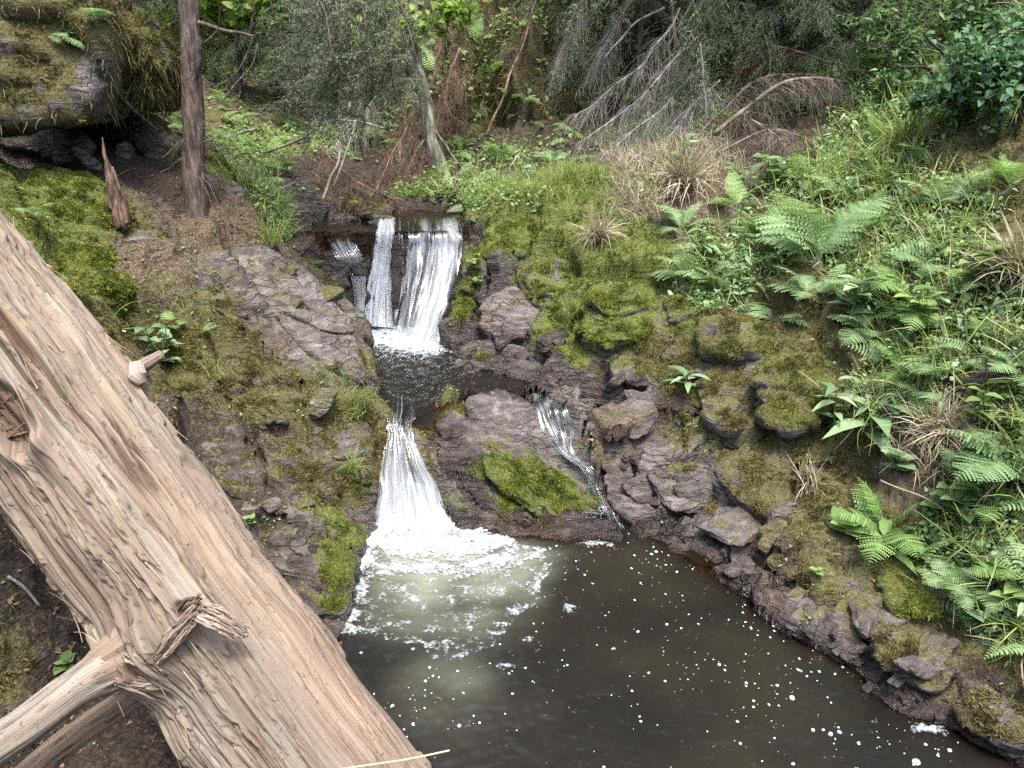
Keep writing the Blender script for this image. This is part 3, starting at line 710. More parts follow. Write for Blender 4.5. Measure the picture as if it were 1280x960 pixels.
def mid_z(xy):
    v = np.c_[xy[:, 0] * 22 + 3 * xy[:, 1], xy[:, 1] * 13, np.zeros(len(xy))]
    z = .45 + .012 * (perlin(v, 101) + .5 * perlin(v * 2.2, 102)) + .012 * np.exp(-((xy[:, 1] - 5.6) / .25) ** 2) * perlin(P2(xy, 16), 103)
    return z - .035 * sstep(4.22, 3.98, xy[:, 1])
M_MID = water_mat('brook_water', .03, 16.0, .05, (1.3, .6, 1))
pool('brook_water', -1.6, .5, 3.985, 5.86, .0125, mid_z, 6.0, M_MID, None)
def top_z(xy):
    return 1.17 + .012 * (perlin(P2(xy, 9), 105) + .5 * perlin(P2(xy, 24), 106)) - .02 * sstep(6.2, 6.06, xy[:, 1])
pool('upper_brook', -2.4, .4, 6.06, 7.6, .02, top_z, 6.0, M_MID, None, edge=.12)

# ---- foam: real patches lying on the water
def foam_sheet(name, x0, x1, y0, y1, step, valfun, zfun, label=None):
    xs = np.arange(x0, x1, step); ys = np.arange(y0, y1, step)
    X, Y = np.meshgrid(xs, ys); xy = np.c_[X.ravel(), Y.ravel()]
    v = valfun(xy)
    Fs = grid_faces(len(ys), len(xs)); ok = (v > -.45) & (sdist(xy) < .05); Fs = Fs[ok[Fs].all(1)]
    used = np.unique(Fs); mp = np.zeros(len(xy), int); mp[used] = np.arange(len(used))
    u = xy[used]
    z = zfun(u) + .002 + .012 * np.clip(v[used] + .2, 0, .8) + .003 * perlin(P2(u, 60), 111) * sstep(-.3, .3, v[used])
    return tag(mobj(name, np.c_[u, z], mp[Fs], M_FOAM, None, True, {'thick': v[used]}), label, kind='stuff')
def foam_low(xy):
    d = fan_d(xy); r = np.sqrt(((xy - fallc - np.array([0, .25])) ** 2).sum(1))
    wv = .14 * perlin(P2(xy, 4), 112)
    arc = np.sin((r + wv * .5) * 30)
    base = .75 * np.exp(-np.maximum(r - .33, 0) / .22)
    edge = .95 * np.exp(-((d + .035) / .03) ** 2) * (xy[:, 1] < 3.3)
    leftb = 1.0 * np.exp(-(sdist(xy) + .02) ** 2 / .045 ** 2) * (xy[:, 0] < -.4) * (xy[:, 1] > 2.72)
    st = np.c_[xy[:, 0] * 9, r * 38, np.zeros(len(xy))]
    n = .8 * perlin(P2(xy, 13), 113) + .55 * perlin(P2(xy, 34), 114) + .5 * perlin(st, 115) + .22 * perlin(P2(xy, 80), 116)
    v = 1.05 * sstep(.98, .26, r) + .20 * arc * sstep(1.35, .5, r) + .22 * edge + .35 * leftb + .62 * n + .06
    v = np.where(d < 0, v - .25, -1)
    tail = np.exp(-((xy - np.array(atz(740, 680, 0)[:2])) ** 2 / np.array([.09, .03]) ** 2).sum(1)) + np.exp(-((xy - np.array(atz(712, 760, 0)[:2])) ** 2 / np.array([.04, .035]) ** 2).sum(1)) \
         + .9 * np.exp(-((xy - np.array(atz(660, 800, 0)[:2])) ** 2 / np.array([.05, .02]) ** 2).sum(1)) + .9 * np.exp(-((xy - np.array(atz(630, 833, 0)[:2])) ** 2 / np.array([.07, .02]) ** 2).sum(1))
    corner = 1.2 * np.exp(-((xy - np.array(atz(1160, 912, 0)[:2])) ** 2 / np.array([.07, .028]) ** 2).sum(1)) + 1.3 * np.exp(-((xy - np.array(atz(1235, 935, 0)[:2])) ** 2 / np.array([.10, .018]) ** 2).sum(1))
    return np.maximum(v, np.maximum(tail, corner) - .55 + .4 * n)
foam_sheet('pool_foam', -1.0, 1.6, 1.7, 3.72, .0055, foam_low, low_z, 'white foam fanning out from the foot of the lower waterfall')
def foam_mid(xy):
    c = np.array(atz(492, 420, .45)[:2]); q = (xy - c) / np.array([.46, .36])
    c2 = np.array(atz(530, 432, .45)[:2]); q2 = (xy - c2) / np.array([.17, .24])
    v = 1.15 * np.exp(-(q ** 2).sum(1)) + .9 * np.exp(-(q2 ** 2).sum(1))
    n = perlin(P2(xy, 14), 117) + .6 * perlin(np.c_[xy[:, 0] * 30, xy[:, 1] * 18, np.zeros(len(xy))], 118)
    return v - .30 + .42 * n
foam_sheet('basin_foam', -1.5, .1, 4.7, 5.84, .006, foam_mid, mid_z, 'white foam below the upper waterfall')
# loose flecks and bubbles drifting on the dark pool
def fleck():
    a = np.linspace(0, 2 * np.pi, 9, endpoint=False)
    rr = [1, .86, .62, 0.0]; zz = [0, .34, .30, .05]
    V = [np.c_[np.cos(a) * r, np.sin(a) * r, np.full(9, z)] for r, z in zip(rr[:3], zz[:3])]
    V = np.vstack(V + [[[0, 0, .2]]]); Fs = []
    for k in range(2):
        for j in range(9):
            Fs += [[k * 9 + j, k * 9 + (j + 1) % 9, (k + 1) * 9 + (j + 1) % 9], [k * 9 + j, (k + 1) * 9 + (j + 1) % 9, (k + 1) * 9 + j]]
    Fs += [[18 + j, 18 + (j + 1) % 9, 27] for j in range(9)]
    return V, np.array(Fs)
fv, ff = fleck()
pts = []
def flecks(n, c, sx, sy, rlo, rhi):
    for _ in range(n):
        px, py = RNG.normal(c[0], sx), RNG.normal(c[1], sy)
        pts.append((*atz(px, py, 0)[:2], RNG.uniform(0, 1) ** 2.6 * (rhi - rlo) + rlo))
for c, n, sx, sy in [((800,690),120,70,30),((900,760),150,90,60),((1000,850),140,110,60),((760,860),110,120,60),((1080,900),70,90,40),((690,760),40,50,50),((560,860),90,70,40),((500,870),60,40,40),((1150,940),30,60,20),((690,688),60,60,9),((820,692),40,50,14),((960,770),40,70,25)]:
    flecks(n, c, sx, sy, .0014, .0072)
big = [(1008,787,.016),(860,680,.016),(820,690,.014),(990,873,.017),(1038,918,.016),(1145,953,.022),(1065,780,.009),(846,715,.012),(925,870,.010),(715,795,.010),(740,845,.014),(755,960,.011),(1073,930,.011),(1187,938,.012)]
for a, b, r in big: pts.append((*atz(a, b, 0)[:2], r * .62))
P_ = np.array(pts); P_ = P_[(sdist(P_[:, :2]) < -.012) & (fan_d(P_[:, :2]) > .015)]; P_ = P_[(perlin(P2(P_[:, :2], 5), 88) + .6 * perlin(P2(P_[:, :2], 12), 87) > -.12) | (P_[:, 2] > .012)]
rand = RNG.uniform(0, 6.28, len(P_)); el = RNG.uniform(.75, 1.3, len(P_))
Mx = np.zeros((len(P_), 3, 3)); Mx[:, 0, 0] = np.cos(rand) * P_[:, 2] * el; Mx[:, 0, 1] = -np.sin(rand) * P_[:, 2]; Mx[:, 1, 0] = np.sin(rand) * P_[:, 2] * el; Mx[:, 1, 1] = np.cos(rand) * P_[:, 2]; Mx[:, 2, 2] = P_[:, 2]
fv2 = fv * np.array([1, 1, 1])
V, Fs = bake(fv2, ff, Mx, np.c_[P_[:, :2], low_z(P_[:, :2]) + .0015])
def bubble_mat():
    t = NT('foam_bubble'); p = t.pos()
    n = t.noise(p, 190, 2, .5)
    p_ = t.principled(Base_Color=(.50, .54, .57, 1), Roughness=.15, Specular_IOR_Level=.6)
    tp = t.node('ShaderNodeBsdfTransparent', {'Color': (.8, .8, .8, 1)})
    return t.done(t.node('ShaderNodeMixShader', {0: t.step(n, .38, .5), 1: tp.outputs[0], 2: p_.outputs[0]}))
tag(mobj('foam_flecks', V, Fs, bubble_mat(), None, True), 'small white bubbles drifting on the dark pool', kind='stuff')

# ------------------------------------------------------------------ rocks, built
def build_rock(label, pts, shift, sub=5, moss=.4, hue=.5, wet=0., soil=0., rough=1.0, blobs=(), wetb=(), cat='rock', name='rock', sharp=14, up=.5, group=None, litter=0.05, seed=None, bed=None, pop=0):
    Pf = np.array([at(*p) for p in pts]); c0 = Pf.mean(0)
    P = np.vstack([Pf, c0 + (Pf - c0) * .85 + np.array(shift)])
    c = P.mean(0); size = np.linalg.norm(P.max(0) - P.min(0))
    N, D = hull_planes(P - c)
    D = np.maximum(D, size * .04)
    if sub not in ICO: ICO[sub] = icosphere(sub)
    dv, Fs = ICO[sub]
    rgp = np.random.default_rng(1700 + len(ROCKS)); xn = norm(rgp.normal(0, 1, (14, 3)) + norm(np.array([0, 0, CAMZ]) - c) * .7)
    sup = ((P - c) @ xn.T).max(0) * (rgp.uniform(.80, .97, 14) if size < 2 else 1.0)
    N2, D2 = np.vstack([N, xn]), np.r_[D, np.maximum(sup, size * .05)]
    q = (dv @ N2.T) / D2[None]
    r = (np.clip(q, 0, None) ** sharp).sum(1) ** (-1 / sharp)
    V = c + dv * r[:, None]
    e = norm(V - c)
    k = rough * min(1, (size / .7) ** 1.5); rgR = np.random.default_rng(900 + len(ROCKS))
    mossy_lump = np.clip(moss, 0, 1) * (.020 * perlin(V * 8, 240) + .012 * perlin(V * 19, 241))
    V = V + e * (mossy_lump[:, None] if np.ndim(mossy_lump) else 0) + e * (k * (.014 * fbm(V * 4.5, 3, 200 + len(ROCKS)) + .85 * strata(V, bed) + .008 * fbm(V * 22, 3, 210, .6)))[:, None]
    # normals for the cover
    n = np.zeros_like(V); fn = np.cross(V[Fs[:, 1]] - V[Fs[:, 0]], V[Fs[:, 2]] - V[Fs[:, 0]])
    for j in range(3): np.add.at(n, Fs[:, j], fn)
    n = norm(n)
    m = moss + up * (n[:, 2] - .45) + .25 * fbm(V * 5, 2, 220) + blob_px(V, blobs)
    hh = V[:, 2] - dryz(V[:, 1])
    ww = np.maximum(wet + blob_px(V, wetb), sstep(.20, .0, hh + .06 * perlin(V * 7, 80)))
    m = m * sstep(-.01, .07, hh)
    m, ww = np.clip(m, 0, 1), np.clip(ww, 0, 1)
    o = mobj(name, V, Fs, M_GROUND, None, True, {'moss': m, 'hue': np.full(len(V), hue), 'soil': np.full(len(V), soil), 'litter': np.full(len(V), litter), 'wet': ww}, origin=c)
    tag(o, label, cat, group)
    SURF.append((V, Fs)); ROCKS.append((o, V, Fs, n, m, hue))
    return o
# the wedge between the falls
for label_, pts_r, shift_, a_, kw_ in ROCK_SPECS: build_rock(label_, pts_r, shift_, *a_, **kw_)
# ------------------------------------------------------------------ loose stones and broken slabs along the shores
def hit0(px, py):
    d = Vector(ray(px, py)).normalized(); p, n, i, dist = BVH0.ray_cast(Vector((0, 0, CAMZ)), d)
    if p is None: return None, None
    n = np.array(n); n = -n if n @ np.array(d) > 0 else n
    return np.array(p), n
BVH0 = make_bvh()
def stone_mesh(seed, dims, moss, wet, hue=.6, soil=.1):
    rg = np.random.default_rng(seed); dv, Fs = icosphere(4)
    N = norm(np.vstack([rg.normal(0, 1, (6, 3)), np.vstack([np.eye(3), -np.eye(3)]) + rg.normal(0, .16, (6, 3))])); D = np.r_[rg.uniform(.72, 1.0, 6), rg.uniform(.72, .95, 6)]
    r = (np.clip((dv @ N.T) / D[None], 0, None) ** 30).sum(1) ** (-1 / 30); V = dv * r[:, None]
    V = V * (1 + .025 * fbm(V * 2.5, 3, seed)[:, None] + .03 * np.sign(perlin(V * 2, seed + 3))[:, None] * sstep(.02, .1, np.abs(perlin(V * 2, seed + 3)))[:, None]) * np.array(dims)
    m = np.clip(moss + .5 * (dv[:, 2] - .3) * (moss > 0) + .3 * fbm(V * 9 / max(dims), 2, seed + 9), 0, 1)
    one = np.ones(len(V))
    return mesh_data('stone', V, Fs, M_GROUND, True, {'moss': m, 'hue': one * hue, 'soil': one * soil, 'litter': one * .05, 'wet': one * wet})
rgs = np.random.default_rng(321)
SL_DRY = [stone_mesh(20 + i, d, m, .2, soil=.25) for i, (d, m) in enumerate([((1, .55, .26), -.1), ((1, .7, .32), .25), ((1, .45, .3), .05), ((.9, .6, .4), .45), ((1, .8, .28), .1)])]
SL_WET = [stone_mesh(40 + i, d, -.2, .85, soil=.15) for i, d in enumerate([(1, .55, .3), (1, .7, .4), (.9, .6, .5), (1, .5, .35)])]
AX = norm(np.array([.80, .52, .28])); NZ = norm(np.array([-.30, -.50, .82]) - AX * (np.array([-.30, -.50, .82]) @ AX))
def put_stone(px, py, size, lib, label, group, sink=.35, jit=.25):
    p, n = hit0(px, py)
    if p is None: return
    s = size * project(p[None])[2][0] / F
    ax = norm(AX + rgs.normal(0, jit, 3)); nz = norm(NZ * .6 + n * .7 + rgs.normal(0, jit, 3)); nz = norm(nz - ax * (nz @ ax)); ay = np.cross(nz, ax)
    o = obj('stone', lib[int(rgs.integers(len(lib)))]); o.matrix_world = Matrix(np.vstack([np.c_[np.stack([ax * s, ay * s, nz * s], -1), p - nz * s * .3 * sink], [0, 0, 0, 1]]).tolist())
    tag(o, label, 'stone', group)
SHORE_R = [(700,500),(745,520),(770,560),(790,600),(812,640),(850,668),(880,690),(915,712),(945,742),(980,775),(1015,795),(1050,812),(1085,838),(1125,868),(1165,892),(1220,915)]
for i in range(26):
    k = rgs.uniform(0, len(SHORE_R) - 1.01); j = int(k); f = k - j; a = np.array(SHORE_R[j]) * (1 - f) + np.array(SHORE_R[j + 1]) * f
    put_stone(a[0] + rgs.uniform(4, 60), a[1] - rgs.uniform(4, 62), rgs.uniform(14, 40), SL_DRY, 'angular broken slab of the layered bedrock on the right shore', 'broken slabs of the right shore')
for i in range(34):
    k = rgs.uniform(0, len(SHORE_R) - 1.01); j = int(k); f = k - j; a = np.array(SHORE_R[j]) * (1 - f) + np.array(SHORE_R[j + 1]) * f
    put_stone(a[0] + rgs.uniform(-4, 22), a[1] - rgs.uniform(-3, 16), rgs.uniform(7, 22), SL_WET, 'dark wet stone at the waterline of the right shore', 'wet stones at the right waterline')
for i in range(8):
    put_stone(rgs.uniform(300, 470), rgs.uniform(500, 640), rgs.uniform(10, 26), SL_DRY, 'small angular stone in the shaded ledge of the left bank', 'stones in the left bank')
for i in range(18):
    put_stone(rgs.uniform(575, 700), rgs.uniform(415, 480), rgs.uniform(8, 24), SL_WET, 'wet grey stone at the edge of the basin between the falls', 'stones round the basin')
for i in range(14):
    put_stone(rgs.uniform(400, 470), rgs.uniform(262, 300), rgs.uniform(6, 16), SL_WET, 'wet stone in the brook above the falls', 'stones in the upper brook')
for i in range(9):
    put_stone(rgs.uniform(250, 420), rgs.uniform(280, 440), rgs.uniform(8, 22), SL_DRY, 'small flat stone lying on the bare slab of the left bank', 'stones on the left slab')
# ------------------------------------------------------------------ the fallen log in the foreground
def cam_pt(px, py, depth):
    a, b = (px - 640) / F, (480 - py) / F
    return np.array([0, 0, CAMZ]) + depth * np.array([a, _c + b * _s, -_s + b * _c])
LA, LB = cam_pt(3, 452, 1.62), cam_pt(398, 960, 1.52)
ldir = LB - LA; L0 = LA - 1.55 * ldir; L1 = LA + 1.75 * ldir
LR = .160
Ltot = np.linalg.norm(L1 - L0); lax = (L1 - L0) / Ltot
lx = norm(np.cross(lax, [0, 0, 1.0])); lz = np.cross(lx, lax)
if lz[2] < 0: lz = -lz; lx = -lx
def log_noise(phi, s, ku, kv, seed, tw=.10):
    ph = phi + tw * s
    return perlin(np.c_[np.cos(ph) * LR * ku, np.sin(ph) * LR * ku, s * kv], seed)
def log_mat():
    t = NT('weathered_wood'); c = t.attr('Col', 'Color')
    v = t.node('ShaderNodeCombineXYZ', {0: t.math('MULTIPLY', t.attr('gu'), 1.0), 1: t.attr('gv'), 2: t.math('MULTIPLY', t.attr('gw'), 1.0)}).outputs[0]
    def nz(a, b, d=4, r=.6): return t.noise(t.node('ShaderNodeMapping', {0: v, 'Scale': (a, b, a)}).outputs[0], 1.0, d, r)
    f1, f2, f3 = nz(300, 5), nz(110, 2.0), nz(24, 4)
    spk = t.noise(v, 120, 2, .5)
    col = t.mix(t.math('MULTIPLY', t.step(f1, .42, .62), .55), c, t.mix(1, c, (.62, .55, .50, 1), 'MULTIPLY'))
    col = t.mix(t.math('MULTIPLY', t.step(f2, .5, .66), .45), col, t.mix(1, col, (1.22, 1.12, 1.0, 1), 'MULTIPLY'))
    col = t.mix(t.math('MULTIPLY', t.step(f3, .50, .70), .5), col, t.mix(1, col, (.80, .72, .68, 1), 'MULTIPLY'))
    col = t.mix(t.math('MULTIPLY', t.step(spk, .66, .72), .7), col, (.07, .05, .035, 1))
    col = t.mix(t.math('MULTIPLY', t.step(nz(60, 1.0, 3, .55), .60, .66), .55), col, t.mix(1, col, (.45, .38, .33, 1), 'MULTIPLY'))
    h = t.math('ADD', f1, t.math('MULTIPLY', f2, 1.3))
    return t.done(t.principled(Base_Color=col, Roughness=.78, Specular_IOR_Level=.25, Normal=t.bump(h, .8, .004)))
M_LOG = log_mat()
log_e = empty('fallen_log', tuple(LB), 'thick weathered barkless log lying diagonally across the left foreground', 'log')
nphi, ns = 420, 820
phi = np.linspace(0, 2 * np.pi, nphi, endpoint=False); sv = np.linspace(0, Ltot, ns)
PH, SS = np.meshgrid(phi, sv); ph, ss = PH.ravel(), SS.ravel()
dirv = np.cos(ph)[:, None] * lx + np.sin(ph)[:, None] * lz
axis_p = L0 + ss[:, None] * lax
bow = .02 * np.sin(ss / Ltot * 5)
P0 = axis_p + dirv * LR + lz * bow[:, None]
px_, py_, dep_ = project(P0); facing = ((P0 - axis_p) * (np.array([0, 0, CAMZ]) - P0)).sum(1) > -.02
def lb(a, b, sx, sy, rot=0.0):
    """soft spot on the near side of the log, in its own grain direction (along, across in px)"""
    ux, uy = .625, .781
    du, dv = (px_ - a) * ux + (py_ - b) * uy, -(px_ - a) * uy + (py_ - b) * ux
    return np.exp(-(du / sx) ** 2 - (dv / sy) ** 2) * facing
smoothz = np.clip(lb(420, 860, 170, 60) + lb(250, 660, 80, 25), 0, 1)       # smoother tan wood low on the log
rgh = 1 - .65 * smoothz
q1 = log_noise(ph, ss, 22, 1.3, 301) + .50 * log_noise(ph, ss, 62, 5.5, 302) + .20 * log_noise(ph, ss, 170, 14, 303)
q2 = log_noise(ph, ss, 30, 1.7, 311) + .52 * log_noise(ph, ss, 80, 6.5, 312) + .20 * log_noise(ph, ss, 190, 14, 313) - .16
q3 = log_noise(ph, ss, 38, 2.6, 321) + .4 * log_noise(ph, ss, 95, 8, 322) - .34
lay1, lay2, lay3 = sstep(-.015, .02, q1), sstep(-.012, .018, q2), sstep(-.01, .015, q3)
crk = 1 - np.abs(log_noise(ph, ss, 25, .5, 331) + .16 * log_noise(ph, ss, 70, 3, 332))
crkm = sstep(.10, .35, log_noise(ph, ss, 8, 1.6, 335) + .15)
crk3 = sstep(.93, .985, 1 - np.abs(log_noise(ph, ss, 95, 1.8, 345) + .2 * log_noise(ph, ss, 190, 6, 346))) * sstep(.0, .25, log_noise(ph, ss, 16, 3, 347))
crack = sstep(.930, .982, crk) * crkm
crk2 = sstep(.965, .997, 1 - np.abs(log_noise(ph, ss, 52, 1.0, 341) + .16 * log_noise(ph, ss, 120, 5, 342))) * sstep(.05, .3, log_noise(ph, ss, 12, 3, 343) + .1)
h = .0080 * lay1 + .0070 * lay2 + .006 * lay3
h = h * rgh - (.018 * crack + .010 * crk2 + .004 * crk3) * (1 - .5 * smoothz)
h += (.0055 * log_noise(ph, ss, 36, 2.2, 351) + .0030 * log_noise(ph, ss, 110, 5, 352)) * rgh + .012 * log_noise(ph, ss, 6, 1.0, 353)
# knot where the branches leave, torn hollow on the left, small eye
h += .055 * lb(190, 812, 52, 50) + .022 * lb(245, 765, 40, 18) + .018 * lb(225, 720, 130, 20) - .018 * lb(205, 880, 40, 22)
hole = lb(12, 520, 62, 30)
h += -.045 * sstep(.35, .8, hole + .18 * log_noise(ph, ss, 50, 12, 361)) + .018 * sstep(.08, .35, hole) * (1 + .8 * log_noise(ph, ss, 60, 8, 362))
h += -.02 * sstep(.4, .8, lb(232, 765, 16, 12) + .2 * log_noise(ph, ss, 80, 30, 363)) - .012 * sstep(.5, .8, lb(345, 716, 8, 5))
h += .03 * lb(165, 462, 28, 14) + .022 * lb(60, 560, 90, 16)
h += .010 * lb(560, 985, 200, 8)
h -= .016 * sstep(.15, .45, log_noise(ph, ss, 13, 4.5, 381)) * sstep(-.1, .3, log_noise(ph, ss, 5, 1.5, 382)) * rgh
h += .010 * perlin(np.c_[np.zeros(len(ss)), np.zeros(len(ss)), ss * 5], 383)
V = P0 + dirv * h[:, None]
# broken off ends
V += lax * ((ss > Ltot - .02) * .0)[:, None]
base = np.array([.255, .208, .162])
col = np.tile(base, (len(V), 1))
grey = np.array([.285, .248, .212]); pink = np.array([.265, .203, .162]); tan = np.array([.32, .265, .195]); deep = np.array([.085, .055, .036])
col = col * (1 - lay1[:, None]) + grey * lay1[:, None]
col = col * (1 - .7 * lay2[:, None]) + (.7 * lay2[:, None]) * pink
col = col * (1 - .6 * lay3[:, None]) + (.6 * lay3[:, None]) * tan
big = sstep(-.2, .4, log_noise(ph, ss, 7, 1.2, 371))[:, None]
col = col * (.54 + .22 * big) * np.array([.98, .99, .95])
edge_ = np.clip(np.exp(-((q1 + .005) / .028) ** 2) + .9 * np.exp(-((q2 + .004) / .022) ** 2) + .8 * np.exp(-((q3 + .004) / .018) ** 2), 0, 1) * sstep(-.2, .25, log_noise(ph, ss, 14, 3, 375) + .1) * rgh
col = col * (1 - .45 * edge_[:, None])  # flake outlines darkened in the colour: grime plus painted edge shadow
col = col * (1 - .6 * smoothz[:, None]) + .6 * smoothz[:, None] * np.array([.285, .212, .16])
yel = sstep(.2, .5, log_noise(ph, ss, 10, .7, 372))[:, None]; col = col * (1 - .35 * yel) + .35 * yel * np.array([.33, .255, .165])
cr = np.clip(crack + crk2 * .85 + crk3 * .55 + sstep(.4, .8, hole) * .9, 0, 1)[:, None]; col = col * (1 - cr) + deep * cr
fl_ = np.clip(sstep(.55, .9, lb(40, 690, 140, 26)), 0, 1)[:, None]
i = np.arange(ns - 1)[:, None] * nphi + np.arange(nphi)[None]; i2 = np.arange(ns - 1)[:, None] * nphi + (np.arange(nphi)[None] + 1) % nphi
LF = np.stack([i, i2, i2 + nphi, i + nphi], -1).reshape(-1, 4)
# end caps as fans (kept as degenerate quads)
nV = len(V); V = np.vstack([V, [L0 - lax * .01], [L1 + lax * .01]]); col = np.vstack([col, [tan], [tan]])
j = np.arange(nphi); cap0 = np.stack([np.full(nphi, nV), (j + 1) % nphi, j], -1); b_ = (ns - 1) * nphi; cap1 = np.stack([np.full(nphi, nV + 1), b_ + j, b_ + (j + 1) % nphi], -1)
T = np.vstack([LF[:, [0, 1, 2]], LF[:, [0, 2, 3]], cap0, cap1])
gph = np.append(ph + .1 * ss, [0, 0]); gss = np.append(ss, [0, Ltot])
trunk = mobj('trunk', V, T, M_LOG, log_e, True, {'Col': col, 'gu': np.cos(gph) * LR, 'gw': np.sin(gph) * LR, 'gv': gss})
SURF.append((V, T))
trunkV, trunkN = V[:nV], dirv
# ---- branches, stubs, bark
def wood_limb(name, pts, rad, seed, colr, parent, nring=40, ripple=.04, label=None):
    n = 70; P = curve_pts(pts, n); rr = np.interp(np.linspace(0, 1, n), np.linspace(0, 1, len(rad)), rad)
    v, f = tube(P, 1.0, nring, False)
    Pc = np.repeat(P, nring, 0); e = v - Pc; r0 = np.repeat(rr, nring)
    a = np.tile(np.linspace(0, 2 * np.pi, nring, endpoint=False), n); s = np.repeat(np.r_[0, np.cumsum(np.linalg.norm(np.diff(P, axis=0), axis=1))], nring)
    nz = perlin(np.c_[np.cos(a) * 2.2, np.sin(a) * 2.2, s * 5], seed) + .5 * perlin(np.c_[np.cos(a) * 6, np.sin(a) * 6, s * 9], seed + 1)
    ck = sstep(.93, .99, 1 - np.abs(perlin(np.c_[np.cos(a) * 2.5, np.sin(a) * 2.5, s * 2.5], seed + 2)))
    v = Pc + e * (r0 * (1 + ripple * 2 * nz - .10 * ck))[:, None]
    c = np.array(colr)[None] * (1 + .35 * nz[:, None]); c = c * (1 - .55 * ck[:, None])
    m = len(v); v = np.vstack([v, P[:1], P[-1:]]); c = np.vstack([c, [colr], [colr]])
    k = np.arange(nring); f = np.vstack([f, np.stack([(k + 1) % nring, k, np.full(nring, m)], -1), np.stack([(n - 1) * nring + k, (n - 1) * nring + (k + 1) % nring, np.full(nring, m + 1)], -1)])
    at_ = np.append(a, [0, 0])
    o = mobj(name, v, f, M_LOG, parent, True, {'Col': np.clip(c, 0, 1), 'gu': np.cos(at_) * rr.mean(), 'gw': np.sin(at_) * rr.mean(), 'gv': np.append(s, [0, 0])})
    if label: o['label'] = label
    return o
wood_limb('branch', [cam_pt(205, 800, 1.45), cam_pt(160, 822, 1.42), cam_pt(95, 860, 1.40), cam_pt(20, 915, 1.36), cam_pt(-90, 985, 1.30)], [.076, .049, .036, .034, .037], 401, (.235, .205, .17), log_e, label='thick pale branch reaching to the lower left corner')
wood_limb('branch', [cam_pt(215, 840, 1.56), cam_pt(165, 872, 1.55), cam_pt(110, 908, 1.52), cam_pt(50, 955, 1.48), cam_pt(-20, 1020, 1.42)], [.036, .027, .026, .027, .029], 405, (.20, .15, .108), log_e, label='thinner brown branch below the pale one')
wood_limb('branch_collar', [cam_pt(214, 792, 1.46), cam_pt(182, 806, 1.435), cam_pt(150, 824, 1.418), cam_pt(122, 842, 1.412)], [.082, .066, .051, .038], 409, (.215, .165, .12), log_e, ripple=.16)
wood_limb('branch_stub', [cam_pt(160, 470, 1.66), cam_pt(178, 458, 1.65), cam_pt(202, 443, 1.64)], [.020, .015, .010], 411, (.25, .20, .16), log_e)
wood_limb('branch_stub', [cam_pt(170, 455, 1.62), cam_pt(172, 470, 1.61), cam_pt(178, 480, 1.61)], [.014, .018, .008], 413, (.30, .25, .21), log_e, ripple=.1)
# the slab of bark and rotten wood hanging off the far left of the log
def plank(name, pts, wdt, thick, seed, colr, parent):
    n, m = 60, 22; P = curve_pts(pts, n); t = norm(np.gradient(P, axis=0)); view = norm(np.array([0, 0, CAMZ]) - P); sd = norm(np.cross(t, view)); nn = np.cross(sd, t)
    w_ = np.interp(np.linspace(0, 1, n), np.linspace(0, 1, len(wdt)), wdt)
    V = []; u = np.linspace(-1, 1, m)
    s = np.linspace(0, 1, n)
    for sgn in (1, -1):
        edge = 1 + .55 * perlin(np.c_[s * 14, np.full(n, seed), np.zeros(n)], seed)
        q = np.stack(np.meshgrid(s * 5, u * 3, indexing='ij'), -1).reshape(-1, 2)
        b = (perlin(np.c_[q[:, 0], q[:, 1] * 4, np.full(len(q), sgn)], seed + 2) * .35 + 1).reshape(n, m)
        prof = np.sqrt(np.clip(1 - u ** 4, 0, 1))
        V.append((P[:, None] + sd[:, None] * (u[None, :, None] * (w_ * edge)[:, None, None]) + nn[:, None] * (sgn * thick * prof[None] * b)[..., None]).reshape(-1, 3))
    a = grid_faces(n, m); V = np.vstack(V); Fs = np.vstack([a, a[:, ::-1] + n * m])
    q = V * 40
    c = np.array(colr) * (1 + .5 * perlin(V * np.array([30, 30, 30]), seed + 5))[:, None]
    sN = np.tile(np.repeat(s, m), 2); uN = np.tile(np.tile(u, n), 2)
    return mobj(name, V, Fs, M_LOG, parent, True, {'Col': np.clip(c, 0, 1), 'gu': uN * .05, 'gw': uN * 0, 'gv': sN * .5})
plank('bark_slab', [cam_pt(-25, 545, 1.66), cam_pt(15, 610, 1.66), cam_pt(55, 660, 1.66), cam_pt(98, 706, 1.67)], [.05, .042, .03, .008], .014, 431, (.15, .098, .065), log_e)
plank('bark_slab', [cam_pt(-30, 505, 1.54), cam_pt(5, 500, 1.52), cam_pt(40, 512, 1.52)], [.02, .026, .006], .008, 437, (.19, .13, .09), log_e)
plank('bark_slab', [cam_pt(-30, 590, 1.50), cam_pt(10, 560, 1.48), cam_pt(45, 548, 1.49)], [.03, .025, .006], .008, 441, (.28, .22, .17), log_e)
